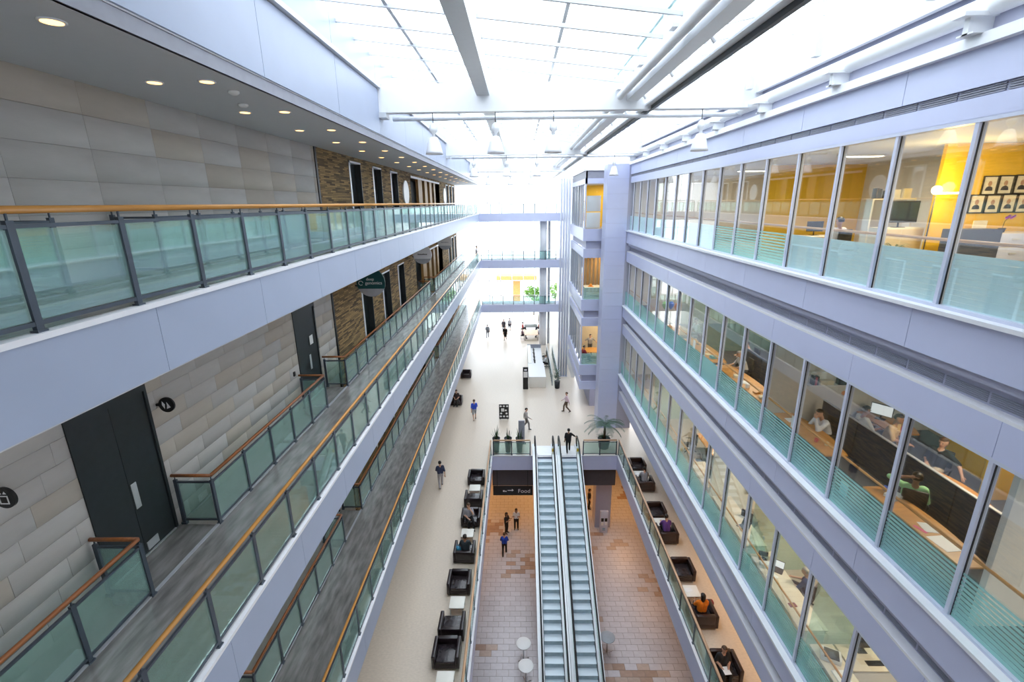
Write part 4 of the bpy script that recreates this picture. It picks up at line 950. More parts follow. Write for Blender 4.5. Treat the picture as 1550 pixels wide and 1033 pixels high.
    dg = bpy.context.evaluated_depsgraph_get(); me2 = bpy.data.meshes.new_from_object(tmp.evaluated_get(dg)); bpy.data.objects.remove(tmp); bpy.data.meshes.remove(me)
    bm = bmesh.new(); bm.from_mesh(me2)
    for _ in range(2): bmesh.ops.smooth_vert(bm, verts=bm.verts, factor=.35, use_axis_x=True, use_axis_y=True, use_axis_z=True)
    order = {'S': 0, 'P': 1, 'K': 2, 'F': 3}
    elbow = {}
    for f_ in bm.faces:
        c = f_.calc_center_median(); best = 9; part = 'S'
        for a, b, ra, rb, pt in caps:
            ab = b - a; t = max(0, min(1, (c - a).dot(ab) / max(1e-9, ab.length_squared))); d = (c - a - ab * t).length - (ra + (rb - ra) * t)
            if d < best: best = d; part = pt
        f_.material_index = order[part]; f_.smooth = True
    # fingers and thumb, eyes, mouth
    extra = MB()
    for W_, d, sx in hands:
        side = d.cross(V((0, 0, 1))); side = side.normalized() if side.length > .2 else V((1, 0, 0)); nrm = side.cross(d).normalized(); base = W_ + d * .1
        for k, (o, L) in enumerate(((-.027, .062), (-.009, .074), (.009, .07), (.026, .052))):
            p = base + side * o; extra.tube([p - d * .02, p + d * L * .5, p + d * L * .85 - nrm * .015, p + d * L - nrm * .03], [.0095, .009, .008, .006], 5, 2)
        p = W_ + d * .045 - side * sx * .028; extra.tube([p, p + d * .03 - side * sx * .028, p + d * .06 - side * sx * .032], [.011, .01, .007], 5, 2)
    for sx in (-1, 1): extra.ball(hd + V((sx * .034, -.088, .012)), .012, n=6, mi=4)
    extra.ball(hd + V((0, -.086, -.062)), .02, 1.1, .5, .35, 6, 5)
    base_i = len(bm.verts); vs = [bm.verts.new(v) for v in extra.v]; bm.verts.ensure_lookup_table()
    for f_, mi in zip(extra.f, extra.m):
        try: nf = bm.faces.new([vs[i] for i in f_]); nf.material_index = mi; nf.smooth = True
        except ValueError: pass
    me2.materials.clear()
    for n in (cloth(shirt), cloth(pants), skin, 'shoe_dark', 'eye', 'lips'): me2.materials.append(M[n])
    bm.to_mesh(me2); bm.free()
    o = link('person', me2, None, loc, rz); o.scale = (s, s, s); tag(o, label, 'person', group)
    # hair: a cap that dives into the head in front of the ears
    hb = MB(); n = 12; rr = .108; pts = []; fs = []
    for i in range(n + 1):
        th = PI * i / n
        for j in range(16):
            ph = 2 * PI * j / 16; x, y, z = math.sin(th) * math.cos(ph), math.sin(th) * math.sin(ph), math.cos(th)
            k = rr
            if y < .15 and z < .42 - .3 * max(0, y): k = rr * .7
            if z < -.35: k = rr * (.98 if (long_hair and y > -.1) else .6)
            p = V((x * k * .98, y * k * 1.12 + .012, z * k * 1.08))
            if long_hair and z < -.2 and y > -.2: p.z -= .16 * (-.2 - z) / .8 + .02; p.y += .012
            pts.append(hd + V((0, .0, .03)) + p)
    for i in range(n):
        for j in range(16): fs.append((i * 16 + j, i * 16 + (j + 1) % 16, (i + 1) * 16 + (j + 1) % 16, (i + 1) * 16 + j))
    hb.add(pts, fs, 0, True); hb.build('hair', hair, o)
    return o
P = person
PN, PS_, PW, PE = PI, 0.0, -PI / 2, PI / 2     # facing north, south, west, east
P('woman in royal blue top and grey shorts walking across the hall', (-3.55, 33.9, 0), PN + .2, 'walk', ('swing_f', 'swing_b'), (.03, .08, .55), (.35, .38, .42), 'hair_brown', legs='shorts', vox=.03)
P('person in a pale pink shirt and brown trousers walking past the pier', (3.75, 35.3, 0), PW, 'walk', ('swing_f', 'swing_b'), (.72, .55, .62), (.12, .075, .05), 'hair_brown', sleeve='long', vox=.03)
P('man in black at the top of the escalator, seen from behind', (3.25, 28.9, 0.012), PN, 'walk', ('out', 'down'), (.015, .015, .018), (.014, .014, .018), 'hair_dark', 'skin_mid', vox=.026)
P('dark haired person in navy top and grey trousers beside the lowest walkway', (-4.75, 24.8, 0), PN + .3, 'walk', ('swing_b', 'swing_f'), (.03, .04, .09), (.40, .38, .40), 'hair_dark', vox=.028)
P('man in grey shirt and grey trousers walking in the far hall', (-4.0, 57.5, 0), PN, 'walk', ('down', 'swing_b'), (.3, .33, .38), (.15, .16, .19), vox=.035)
P('woman in a short black dress walking in the far hall', (-1.75, 56.5, 0), PS_, 'walk', 'down', (.015, .015, .015), (.015, .015, .015), 'hair_dark', legs='skirt', vox=.035)
P('person in dark suit standing beyond the far bridges', (-2.05, 60.2, 0), PS_, 'stand', 'down', (.06, .05, .06), (.05, .05, .06), vox=.04)
P('person in white shirt and dark shorts beyond the far bridges', (-1.3, 60.8, 0), PN, 'stand', 'down', (.5, .5, .52), (.06, .06, .08), vox=.04, legs='shorts')
P('person in light grey coat walking behind the grey panel', (.45, 32.3, 0), PE, 'walk', ('swing_f', 'swing_b'), (.42, .40, .40), (.2, .19, .19), sleeve='long', vox=.03)
P('receptionist in white shirt and dark vest at the white counter', (2.7, 46.25, 0), PW, 'sit', 'desk', (.75, .75, .77), (.03, .03, .035), 'hair_brown', sleeve='long', vox=.035)
for i, (x, y, r, c, l) in enumerate(((.35, 57.0, PE, (.25, .15, .17), 'person in plum top seated at the wooden meeting table'), (2.55, 57.6, PW, (.30, .42, .75), 'person in light blue shirt seated at the wooden meeting table'), (.4, 60.2, PE, (.5, .12, .1), 'person in red top seated at the dark meeting table'), (2.6, 60.4, PW, (.4, .12, .08), 'person in rust top seated at the dark meeting table'))):
    st_ = thing('stool', 'simple chair under the ' + l[:24].strip(), 'chair', (x, y, 0), r, 'chairs at the meeting tables')
    st_['label'] = 'simple dark chair holding the ' + l.replace(' seated at the', ' at the')
    MB().rbox(-.22, .22, -.22, .22, .38, .43, .02).build('seat', 'black', st_)
    for sx in (-.18, .18):
        for sy in (-.18, .18): MB().tube([(sx, sy, 0), (sx, sy, .38)], .018, 6).build('leg', 'steel', st_)
    MB().rbox(-.22, .22, .19, .23, .5, .8, .02).box(-.2, -.17, .19, .22, .4, .5).box(.17, .2, .19, .22, .4, .5).build('backrest', 'black', st_)
    P(l, (x, y, 0), r, 'sit', 'desk', c, (.04, .04, .06), vox=.04)
sheet(7.1, 12.72, .62, .24, .3, .1, 'white papers on the lap of the woman in black')
# seated by the well
P('woman in grey top and black trousers sitting sideways in the armchair', (-2.72, 21.3, -.005), PS_ + .35, 'sit', ('lap', 'chin'), (.30, .29, .32), (.015, .015, .018), 'hair_brown', long_hair=True, vox=.026)
P('man in dark teal shirt seen from behind in the armchair', (-2.64, 18.85, -.005), PN, 'sit', 'desk', (.03, .045, .055), (.05, .05, .07), 'hair_dark', 'skin_mid', vox=.026)
P('man in grey shirt bent over a book in the brown armchair', (7.3, 24.6, -.005), PN, 'sit', 'desk', (.30, .29, .31), (.05, .05, .06), 'hair_dark', vox=.028, lean=.35)
P('person in purple top reading papers in the brown armchair', (7.26, 20.2, -.005), PN, 'sit', 'desk', (.13, .05, .24), (.04, .035, .05), 'hair_dark', vox=.026, lean=.25)
P('woman in bright orange top with long dark hair in the brown armchair', (7.22, 15.35, -.005), PN, 'sit', 'desk', (.85, .22, .01), (.03, .02, .02), 'hair_dark', 'skin_mid', long_hair=True, vox=.026)
P('woman in black with brown hair holding papers in the brown armchair', (7.1, 13.05, -.005), PS_, 'sit', 'lap', (.02, .02, .022), (.02, .02, .022), 'hair_brown', vox=.026)
P('person in dark clothes seated under the lowest walkway', (-5.33, 36.95, -.005), PS_ - .08, 'sit', 'lap', (.05, .03, .03), (.03, .03, .03), vox=.035)
# lower floor
P('woman in black dress looking at her phone on the lower floor', (-1.02, 28.75, LOZ), PE - .5, 'stand', 'phone', (.02, .02, .022), (.02, .02, .024), 'hair_dark', 'skin_mid', long_hair=True, vox=.028)
P('woman in white t-shirt and black trousers on the lower floor', (-.32, 29.2, LOZ), PS_, 'stand', 'phone', (.82, .80, .80), (.02, .02, .024), 'hair_dark', 'skin_mid', long_hair=True, vox=.028)
P('man in royal blue t-shirt walking away on the lower floor', (-1.1, 26.6, LOZ), PN, 'walk', 'phone', (.02, .07, .50), (.02, .02, .024), 'hair_brown', vox=.026)
P('person in dark clothes standing behind the square pier', (5.25, 31.6, LOZ), PE, 'stand', 'down', (.02, .02, .02), (.02, .02, .02), vox=.03)
P('person in white shirt leaning at the far end of the middle walkway', (-4.62, 52.3, LEV[2] + .0), PE, 'stand', 'phone', (.75, .74, .78), (.06, .06, .07), vox=.035)

# ------------------------------------------------------------------ middle offices: busy room behind the glass
Z2 = GB[2]
mat('paper', (.82, .84, .84), .7); mat('pink', (.75, .05, .22), .6); mat('cream', (.75, .68, .5), .6); mat('teal_item', (.1, .42, .5), .4)
mat('skyblue', (.25, .5, .85), .4); mat('orange_item', (.85, .28, .02), .4); mat('blue_item', (.02, .12, .6), .3); mat('green_item', (.3, .6, .1), .35)
def curved_desk(label, x, y0, y1, z, dpt=.75, m='desk_wood', h=.74):
    t = thing('desk', label, 'desk', (x, y0, z)); L = y1 - y0
    poly = [(0, 0), (dpt * .75, 0)] + [(dpt * (.75 + .25 * math.sin(PI * i / 12)), L * i / 12) for i in range(1, 12)] + [(dpt * .75, L), (0, L)]
    MB().prism(poly, .035, 'z', h - .035).build('desk_top', m, t)
    for yy in (.08, L - .08): B(.06, dpt * .65, yy - .02, yy + .02, 0, h - .035).build('leg_panel', 'screen_charcoal', t)
    return t
curved_desk('curved orange wood desk along the glass, beside the man in green', 7.62, 6.9, 9.35, Z2, .62)
curved_desk('orange wood desk along the glass, in front of the woman in white', 7.62, 10.7, 13.2, Z2)
curved_desk('orange wood desk beyond the charcoal screen', 9.15, 8.4, 10.2, Z2, .75)
curved_desk('orange wood desk by the back, with a monitor', 10.15, 11.8, 13.3, Z2, .9)
sc_ = thing('desk_screen', 'long charcoal office screen between the desks', 'screen', (9.05, 7.2, Z2))
for k in range(4): MB().rbox(-.03, .03, k * 1.5 + .01, k * 1.5 + 1.49, .02, 1.15, .01).build('screen_panel', 'screen_charcoal', sc_)
B(-.035, .035, 0, 6.0, 1.15, 1.17).build('top_rail', 'steel', sc_)
mat('yellow_panel', (.72, .47, .02), .5)
o = thing('wall_cladding', 'yellow wall panels on the back wall behind the man in black', 'panel', (XB - .9, 8.6, Z2))
for k in range(3): B(0, .05, k * 1.1, k * 1.1 + 1.08, 0, GH - .02).build('panel', 'yellow_panel', o)
B(.05, .86, -.05, 0, 0, GH - .02).build('side_panel', 'office_beige', o); B(.05, .86, 3.3, 3.35, 0, GH - .02).build('side_panel', 'office_beige', o)
P('man in lime green shirt leaning back with a hand behind his head', (8.42, 9.0, Z2), PN - .55, 'sit', ('lap', 'head'), (.42, .80, .42), (.03, .03, .04), 'hair_dark', 'skin_mid', vox=.022, lean=-.12)
office_chair('black office chair under the man in lime green', 8.42, 9.0, Z2, PN - .55)
P('man in a checked tan shirt standing by the charcoal screen', (9.4, 11.1, Z2), PS_ + .5, 'stand', ('desk', 'down'), (.52, .36, .18), (.25, .24, .22), 'hair_dark', 'skin_mid', vox=.022, lean=.18)
P('man in black t-shirt and pale trousers lounging by the yellow wall', (10.15, 10.45, Z2), PW + .4, 'sit', ('lap', 'out'), (.014, .014, .016), (.50, .43, .34), 'hair_brown', vox=.022, lean=-.18)
office_chair('black office chair under the man in black t-shirt', 10.15, 10.45, Z2, PW + .4)
P('person in white long sleeves bent over the desk with head in hand', (8.62, 12.3, Z2), PW + .2, 'sit', ('desk', 'chin'), (.72, .73, .78), (.03, .03, .04), 'hair_dark', vox=.022, lean=.4, sleeve='long')
office_chair('black office chair under the person in white long sleeves', 8.62, 12.3, Z2, PW + .2)
P('man in white shirt sitting beyond the charcoal screen', (9.6, 12.35, Z2), PE, 'sit', 'desk', (.74, .74, .72), (.2, .19, .17), 'hair_dark', 'skin_mid', vox=.022, lean=.1)
office_chair('black office chair under the man in white shirt', 9.6, 12.35, Z2, PE)
D = Z2 + .74
def monitor(label, x, y, z, rz, w=.5, m='black', face='screen_dark', group=None):
    r = thing('monitor', label, 'monitor', (x, y, z), rz, group)
    MB().rbox(-w / 2, w / 2, -.02, .02, .12, .12 + w * .62, .008).build('screen', m, r); B(-w / 2 + .02, w / 2 - .02, -.024, -.02, .14, .1 + w * .62).build('display', face, r)
    r.children[-1].parent = r.children[0]
    MB().tube([(0, .02, .01), (0, .03, .2)], .02, 6).build('stand', m, r); B(-.12, .12, -.08, .1, 0, .012).build('foot', m, r); return r
emit('screen_lit', (.75, .8, .85), .5); mat('screen_dark', (.02, .025, .03), .15)
def laptop(label, x, y, z, rz, face='screen_dark'):
    r = thing('laptop', label, 'laptop', (x, y, z), rz)
    MB().rbox(-.17, .17, -.12, .12, 0, .018, .005).build('keyboard_base', 'black', r)
    MB().add([(-.17, .12, .018), (.17, .12, .018), (.17, .2, .24), (-.17, .2, .24), (-.17, .13, .018), (.17, .13, .018), (.17, .21, .24), (-.17, .21, .24)], [(0, 1, 2, 3), (7, 6, 5, 4), (0, 4, 5, 1), (3, 2, 6, 7), (0, 3, 7, 4), (1, 5, 6, 2)]).build('lid', 'black', r)
    MB().add([(-.155, .128, .04), (.155, .128, .04), (.155, .195, .225), (-.155, .195, .225)], [(0, 1, 2, 3)]).build('display', face, r).location = (0, -.006, .002); return r
monitor('monitor with bright page on the desk beyond the screen', 10.45, 12.75, D, -.9, .55, face='screen_lit')
sheet(7.85, 7.5, D, .34, .42, .1, 'white sheets spread on the curved orange desk'); sheet(7.9, 7.95, D, .22, .3, -.2, 'white printed page on the curved orange desk, pink edged', 'paper'); sheet(7.72, 7.9, D, .06, .24, .3, 'pink folder strip on the curved orange desk', 'pink', 'folder')
sheet(8.0, 8.95, D, .3, .24, .4, 'crumpled white papers next to the man in lime green', 'paper', h=.07)
sheet(7.85, 12.7, D, .22, .28, 0, 'white page under the arm of the person in white', 'paper')
for x, y, m, l in ((7.8, 11.4, 'red', 'small red tub on the orange desk by the glass'), (7.95, 11.2, 'cream', 'cream mug on the orange desk by the glass'), (8.0, 9.2, 'blue_item', 'blue topped bottle by the man in lime green')):
    o = thing('cup', l, 'cup', (x, y, D)); MB().lathe([(.03, 0), (.04, .005), (.042, .1), (.036, .1), (.034, .02)], 14).build('cup_body', m, o); MB().tube([(.04, 0, .08), (.07, 0, .07), (.07, 0, .04), (.04, 0, .03)], .007, 6).build('handle', m, o)
sheet(10.5, 12.1, D, .4, .3, .1, 'magenta folder on the desk by the back', 'pink', 'folder', h=.02)
o = B(-.005, .005, -.12, .12, 0, .36).build('posted_note', 'paper', None, (XR + .165, 9.55, Z2 + .35)); tag(o, 'white page taped to the glass beside the orange desk', 'paper')
o = B(-.005, .005, -.12, .12, 0, .34).build('posted_note', 'paper', None, (XR + .165, 11.75, Z2 + .95)); tag(o, 'white page taped to the glass by the person in white', 'paper')
sh_ = thing('wall_shelf', 'white wall shelves with books and boxes in the busy office', 'shelf', (8.6, 13.28, Z2 + 1.55))
for z in (0, .42): B(0, 1.6, 0, .2, z, z + .03).build('shelf_board', 'white', sh_)
for x, w_, h, m in ((.08, .05, .28, 'black'), (.15, .05, .25, 'red'), (.21, .04, .27, 'black'), (.3, .4, .14, 'cream'), (.85, .3, .2, 'black')):
    tag(MB().rbox(0, w_, 0, .16, 0, h, .005).build('book' if w_ < .1 else 'storage_box', m, None, (8.62 + x, 13.3, Z2 + 1.58)), {.08: 'tall black book leaning on the office wall shelf', .15: 'red spined book on the office wall shelf', .21: 'thin black book next to the cream box on the shelf', .3: 'cream storage box on the office wall shelf', .85: 'black storage box on the office wall shelf'}[x], 'book' if w_ < .1 else 'box')
tag(MB().prism(disc(.07, 16), .01, 'y', 0).build('wall_sticker', 'orange_item', None, (9.8, 13.485, Z2 + 1.25)), 'round orange sticker on the white office wall', 'sticker')
# white room at the end of the middle offices
ph = thing('wall_phone', 'white wall socket with a hanging grey cable in the white room', 'phone', (8.9, 6.36, Z2 + 1.35))
MB().prism(disc(.07, 20), .03, 'y', 0).build('socket', 'white', ph); MB().tube([(0, -.01, 0), (.04, -.03, -.12), (.2, -.03, -.16), (.45, -.02, -.05)], .012, 6).build('cable', 'louvre_grey', ph)
tag(MB().rbox(0, .9, -.5, 0, 0, 1.05, .01).box(.1, .8, -.45, -.05, 1.05, 1.07).build('storage_cabinet', 'desk_white', None, (9.3, 6.3, Z2)), 'pale low cabinet against the wall of the white room', 'cabinet')
# next room along
mat('wall_pale', (.66, .57, .43), .7)
curved_desk('long cluttered wooden desk along the glass in the beige office', 7.62, 13.9, 17.6, Z2); curved_desk('second wooden desk along the glass in the beige office', 7.62, 17.9, 21.3, Z2)
P('white haired person in a pale shirt bent over the cluttered desk', (8.75, 17.6, Z2), PW, 'sit', 'desk', (.62, .58, .54), (.05, .05, .06), 'hair_grey', vox=.026, lean=.35)
office_chair('black office chair under the white haired person', 8.75, 17.6, Z2, PW)
P('dark haired person in grey behind the white haired one', (9.6, 18.9, Z2), PW, 'sit', 'desk', (.16, .15, .18), (.04, .04, .05), 'hair_dark', vox=.026, lean=.3)
office_chair('black office chair under the dark haired person in grey', 9.6, 18.9, Z2, PW)
rt = thing('round_table', 'round orange table at the back of the beige office', 'table', (10.9, 18.2, Z2)); MB().lathe([(.5, .71), (.52, .72), (.52, .75), (.5, .76)], 28).build('table_top', 'desk_wood', rt); MB().lathe([(.25, 0), (.25, .02), (.04, .05), (.04, .71)], 16).build('pedestal', 'dark_metal', rt)
P('person with dark hair at the round orange table', (10.95, 19.2, Z2), PS_, 'sit', 'desk', (.04, .04, .05), (.04, .04, .05), vox=.03, lean=.3)
office_chair('black office chair at the round orange table', 10.95, 19.2, Z2, PS_)
sc2 = thing('desk_screen', 'grey office screen behind the white haired person', 'screen', (9.2, 14.2, Z2))
for k in range(3): MB().rbox(-.03, .03, k * 1.5 + .01, k * 1.5 + 1.49, .02, 1.15, .01).build('screen_panel', 'screen_charcoal', sc2)
random.seed(21)
for i, (x, y, w_, d_, h, m, l) in enumerate(((7.8, 14.3, .16, .2, .08, 'cream', 'cream box'), (7.85, 14.75, .2, .16, .05, 'desk_wood', 'wooden tray'), (7.75, 15.2, .1, .1, .14, 'white', 'white cup stack'), (7.9, 15.7, .25, .3, .02, 'paper', 'white papers'), (7.8, 16.2, .14, .2, .1, 'cream', 'small carton'), (7.85, 18.4, .25, .2, .12, 'teal_item', 'teal box'), (7.8, 18.9, .2, .2, .03, 'cream', 'cream notebook'), (8.0, 19.6, .2, .3, .02, 'paper', 'white page pile'))):
    tag(MB().rbox(-w_ / 2, w_ / 2, -d_ / 2, d_ / 2, 0, h, .006).build('desk_item', m, None, (x, y, D), random.uniform(-.4, .4)), l + ' on the cluttered desk in the beige office', 'desk item')
monitor('black monitor on the second wooden desk', 8.0, 20.4, D, PE, .5)
o = B(-.005, .005, -.12, .12, 0, .4).build('posted_note', 'paper', None, (XR + .165, 19.3, Z2 + .85)); tag(o, 'white page taped to the glass of the beige office', 'paper')
for x, y, z, m, l in ((8.2, 24.3, 1.55, 'orange_item', 'orange balloon tied in the window of the middle offices'), (8.1, 25.0, 1.5, 'blue_item', 'blue balloon beside the orange one'), (8.0, 25.7, 1.35, 'green_item', 'green balloon beside the blue one')):
    o = thing('balloon', l, 'balloon', (x, y, Z2)); MB().lathe([(.01, -.2), (.06, -.14), (.14, 0), (.16, .1), (.12, .2), (.05, .245), (.01, .25)], 16, (0, 0, z)).build('skin', m, o); MB().tube([(0, 0, 0), (.02, 0, z / 2), (0, 0, z - .2)], .004, 4).build('string', 'white', o)
P('person in white shirt at a desk beyond the balloons', (8.9, 23.0, Z2), PW, 'sit', 'desk', (.7, .68, .7), (.05, .05, .06), 'hair_dark', vox=.03, lean=.2)
office_chair('black office chair under the person beyond the balloons', 8.9, 23.0, Z2, PW)
curved_desk('wooden desk along the glass beyond the balloons', 7.62, 22.0, 24.0, Z2)

# ------------------------------------------------------------------ lowest offices
Z1 = GB[1]; D1_ = Z1 + .74
def desk(label, x, y0, y1, z, dpt=.7, m='desk_white', cat='desk'):
    t = thing('desk', label, cat, (x, y0, z)); L = y1 - y0
    MB().rbox(0, dpt, 0, L, .7, .74, .008).build('desk_top', m, t)
    for yy in (.05, L - .05): B(.05, dpt - .05, yy - .02, yy + .02, 0, .7).build('leg_panel', 'office_white', t)
    return t
desk('long pale desk along the glass with a laptop and the man in navy', 7.55, 10.25, 13.2, Z1, .75)
desk('pale desk along the glass with a printer', 7.55, 6.6, 9.85, Z1, .6)
desk('pale side desk with keyboard and monitors', 8.2, 9.1, 9.85, Z1, 2.2)
desk('pale desk along the glass with a brown chair', 7.55, 13.55, 16.4, Z1, .75)
P('man in navy shirt working at the laptop', (8.65, 11.8, Z1), PN + .75, 'sit', 'desk', (.02, .05, .16), (.03, .02, .02), 'hair_grey', 'skin_light', vox=.022, lean=.15)
office_chair('brown office chair under the man in navy shirt', 8.65, 11.8, Z1, PN + .75, 'leather_brown')
laptop('open laptop in front of the man in navy shirt', 8.05, 12.45, D1_, -.7, 'screen_lit'); monitor('small brown screen beside the laptop', 7.85, 12.95, D1_, -.3, .28, 'leather_brown')
sheet(7.78, 12.2, D1_, .3, .22, .3, 'white papers beside the laptop on the pale desk'); sheet(7.8, 11.1, D1_, .2, .14, .1, 'small red brown notebook on the pale desk', 'bag_red', 'notebook', h=.02)
for i, (x, y, rz) in enumerate(((8.1, 13.0, .3), (7.5, 12.6, -.2))): tag(MB().rbox(-.15, .15, -.1, .1, 0, .16, .02).build('paper_bag', ('cream', 'paper')[i], None, (x + .25 * i, y, D1_), rz), ('cream', 'white')[i] + ' paper bag behind the laptop', 'bag')
pr_ = thing('printer', 'white and black desk printer on the pale desk', 'printer', (7.85, 9.45, D1_), -.5); MB().rbox(-.22, .22, -.17, .17, 0, .16, .02).build('body', 'white', pr_); MB().rbox(-.16, .16, -.2, .1, .16, .2, .01).build('paper_tray', 'black', pr_)
monitor('black monitor on the pale side desk', 8.75, 9.65, D1_, 0, .5); monitor('second black monitor on the pale side desk', 9.9, 9.6, D1_, -.3, .5)
kb = thing('keyboard', 'black keyboard on the pale side desk', 'keyboard', (8.85, 9.3, D1_)); MB().rbox(-.2, .2, -.07, .07, 0, .02, .005).build('body', 'black', kb)
for r_ in range(4): B(-.18, .18, -.055 + r_ * .03, -.035 + r_ * .03, .02, .026).build('key_row', 'dark_metal', kb)
ms = thing('mouse', 'small black mouse on the pale side desk', 'mouse', (9.15, 9.3, D1_)); MB().ball((0, 0, .015), .035, .8, 1.4, .6, 10).build('shell', 'black', ms); MB().box(-.004, .004, -.04, -.01, .03, .036).build('wheel', 'louvre_grey', ms)
sheet(7.8, 8.9, D1_, .3, .4, 0, 'pile of white papers on the pale desk by the printer', h=.03); sheet(7.9, 8.2, D1_, .28, .2, .2, 'green and white booklet on the pale desk', 'teal_item', 'booklet', h=.012)
ds = thing('wall_drawing', 'pink heart drawing on the white wall', 'drawing', (10.7, 10.07, Z1 + 1.5))
hp = [(.16 * (math.sin(t) ** 3), .13 * math.cos(t) - .05 * math.cos(2 * t) - .02 * math.cos(3 * t)) for t in [2 * PI * i / 28 for i in range(28)]]
MB().prism([(a * .8, b * .8) for a, b in hp], .01, 'y', 0).build('heart', 'pink', ds); MB().prism([(a * .55, b * .55) for a, b in hp], .012, 'y', -.004).build('heart_inner', 'office_white', ds)
tag(MB().box(-.2, .2, 0, .01, 0, .18).build('poster', 'lips', None, (10.3, 10.08, Z1 + 1.3)), 'small dark pink poster on the white wall', 'poster')
office_chair('brown office chair at the pale desk near the binder shelf', 8.5, 15.2, Z1, PE + .6, 'leather_brown')
laptop('black laptop on the pale desk near the binder shelf', 7.9, 14.5, D1_, -1.2)
bs = thing('binder_shelf', 'white wall shelf unit with binders in the lowest offices', 'shelf', (9.0, 16.38, Z1 + 1.0))
for z in (0, .4, .8): B(0, 1.2, 0, .22, z, z + .03).build('shelf_board', 'white', bs)
for x in (0, 1.17): B(x, x + .03, 0, .22, 0, .83).build('side_board', 'white', bs)
for i in range(8):
    for j in (0, 1):
        if (i + j) % 3 == 2: continue
        tag(MB().rbox(0, .09, 0, .18, 0, .28, .006).build('binder', ('cream', 'white', 'skyblue', 'black')[(i * 3 + j) % 4], None, (9.06 + i * .135, 16.4, Z1 + 1.03 + .4 * j)), 'upright %s binder on the white wall shelf' % ('cream', 'white', 'light blue', 'black')[(i * 3 + j) % 4], 'binder', 'binders on the wall shelf')
ot = long_table('meeting_table', 'cluttered orange table deep in the lowest offices', 9.6, 20.4, 1.6, 2.6, Z1, 'desk_wood')
for x, y, w_, m, l in ((9.3, 20.0, .3, 'paper', 'white papers'), (9.8, 20.8, .24, 'pink', 'pink folder'), (9.5, 21.2, .2, 'cream', 'cream booklet'), (9.9, 19.7, .26, 'paper', 'stack of pages')): sheet(x, y, Z1 + .74, w_, w_ * 1.3, .3, l + ' on the cluttered orange table', m, h=.02)
for x, y, rz, l in ((8.4, 19.6, -PE, 'glass side near end'), (8.4, 21.2, -PE, 'glass side far end'), (10.8, 20.4, PE, 'back wall side')): office_chair('black office chair at the cluttered orange table, ' + l, x, y, Z1, rz)
desk('pale desk along the glass deep in the lowest offices', 7.55, 17.0, 19.0, Z1)
laptop('black laptop on the desk deep in the lowest offices', 7.9, 17.8, D1_, -1.4)

# ------------------------------------------------------------------ topmost office: yellow wall with portraits
Z3 = GB[3]
mat('portrait_face', (.45, .26, .17), .6); mat('portrait_mat', (.80, .74, .58), .6); mat('portrait_suit', (.03, .03, .05), .6)
YW = 11.9
for i, (px, py) in enumerate(((1497, 281), (1521, 280), (1546, 279), (1477, 309), (1501, 309), (1525, 308), (1548, 308))):
    p = at_y(px, py, YW); r = thing('picture_frame', 'black framed portrait of a suited person on the yellow wall, %s row' % ('upper' if i < 3 else 'lower'), 'picture', (p.x, YW, p.z), 0, 'portraits on the yellow wall')
    w_, h = .175, .215
    MB().box(-w_, -w_ + .025, -.03, -.001, -h, h).box(w_ - .025, w_, -.03, -.001, -h, h).box(-w_, w_, -.03, -.001, h - .025, h).box(-w_, w_, -.03, -.001, -h, -h + .025).build('frame', 'black', r)
    mo = B(-w_ + .02, w_ - .02, -.015, -.001, -h + .02, h - .02).build('mount', 'portrait_mat', r)
    MB().prism([(a * .045, b * .06 + .04) for a, b in disc(1, 14)], .004, 'y', -.02).build('portrait_head', 'portrait_face', mo)
    MB().prism([(-.09, -.12), (.09, -.12), (.075, -.05), (.03, -.02), (-.03, -.02), (-.075, -.05)], .004, 'y', -.0195).build('portrait_body', 'portrait_suit', mo)
lp = at_y(1418, 288, 11.6)
fl = thing('floor_lamp', 'bright floor lamp in front of the yellow wall', 'lamp', (lp.x, 11.6, Z3))
hz_ = lp.z - Z3
MB().lathe([(.16, 0), (.16, .02), (.02, .04)], 16).build('base', 'dark_metal', fl); MB().tube([(0, 0, .03), (0, 0, hz_ - .1)], .015, 8).build('pole', 'dark_metal', fl)
emit('bulb_glow', (1, .72, .2), 25); MB().ball((0, 0, hz_), .1, n=12).build('bulb', 'bulb_glow', fl); MB().rbox(.02, .5, -.03, .03, hz_ - .09, hz_ - .05, .01).build('arm_light', 'lamp_white', fl)
pl_ = bpy.data.lights.new('floor_lamp_light', 'POINT'); pl_.energy = 60; pl_.color = (1, .7, .25); pl_.shadow_soft_size = .12; plo = bpy.data.objects.new('floor_lamp_light', pl_); COL.objects.link(plo); plo.location = (lp.x, 11.35, lp.z + .05)
cb = thing('filing_cabinet', 'pale grey filing cabinet under the portraits', 'cabinet', (11.3, 11.5, Z3)); MB().rbox(-.45, .6, -.25, .3, 0, 1.05, .01).build('body', 'desk_white', cb)
for z in (.1, .42, .74): d_ = MB().rbox(-.43, .58, -.27, -.25, z, z + .29, .005).build('drawer', 'mullion', cb); B(-.03, .12, -.3, -.27, z + .15, z + .18).build('handle', 'steel', d_)
tag(MB().rbox(-.5, .5, -.2, .2, 0, 1.15, .01).build('desk_screen', 'screen_charcoal', None, (10.25, 11.15, Z3)), 'charcoal low screen next to the filing cabinet', 'screen')
oc = thing('orchid', 'purple orchid in a small pot on the filing cabinet', 'plant', (11.1, 11.35, Z3 + 1.05)); MB().lathe([(.05, 0), (.07, .1), (.06, .1)], 14).build('pot', 'pot_dark', oc); MB().tube([(0, 0, .08), (.02, 0, .25), (.1, -.02, .36)], .006, 5).build('stem', 'leaf_dark', oc)
mat('orchid_purple', (.36, .02, .6), .5)
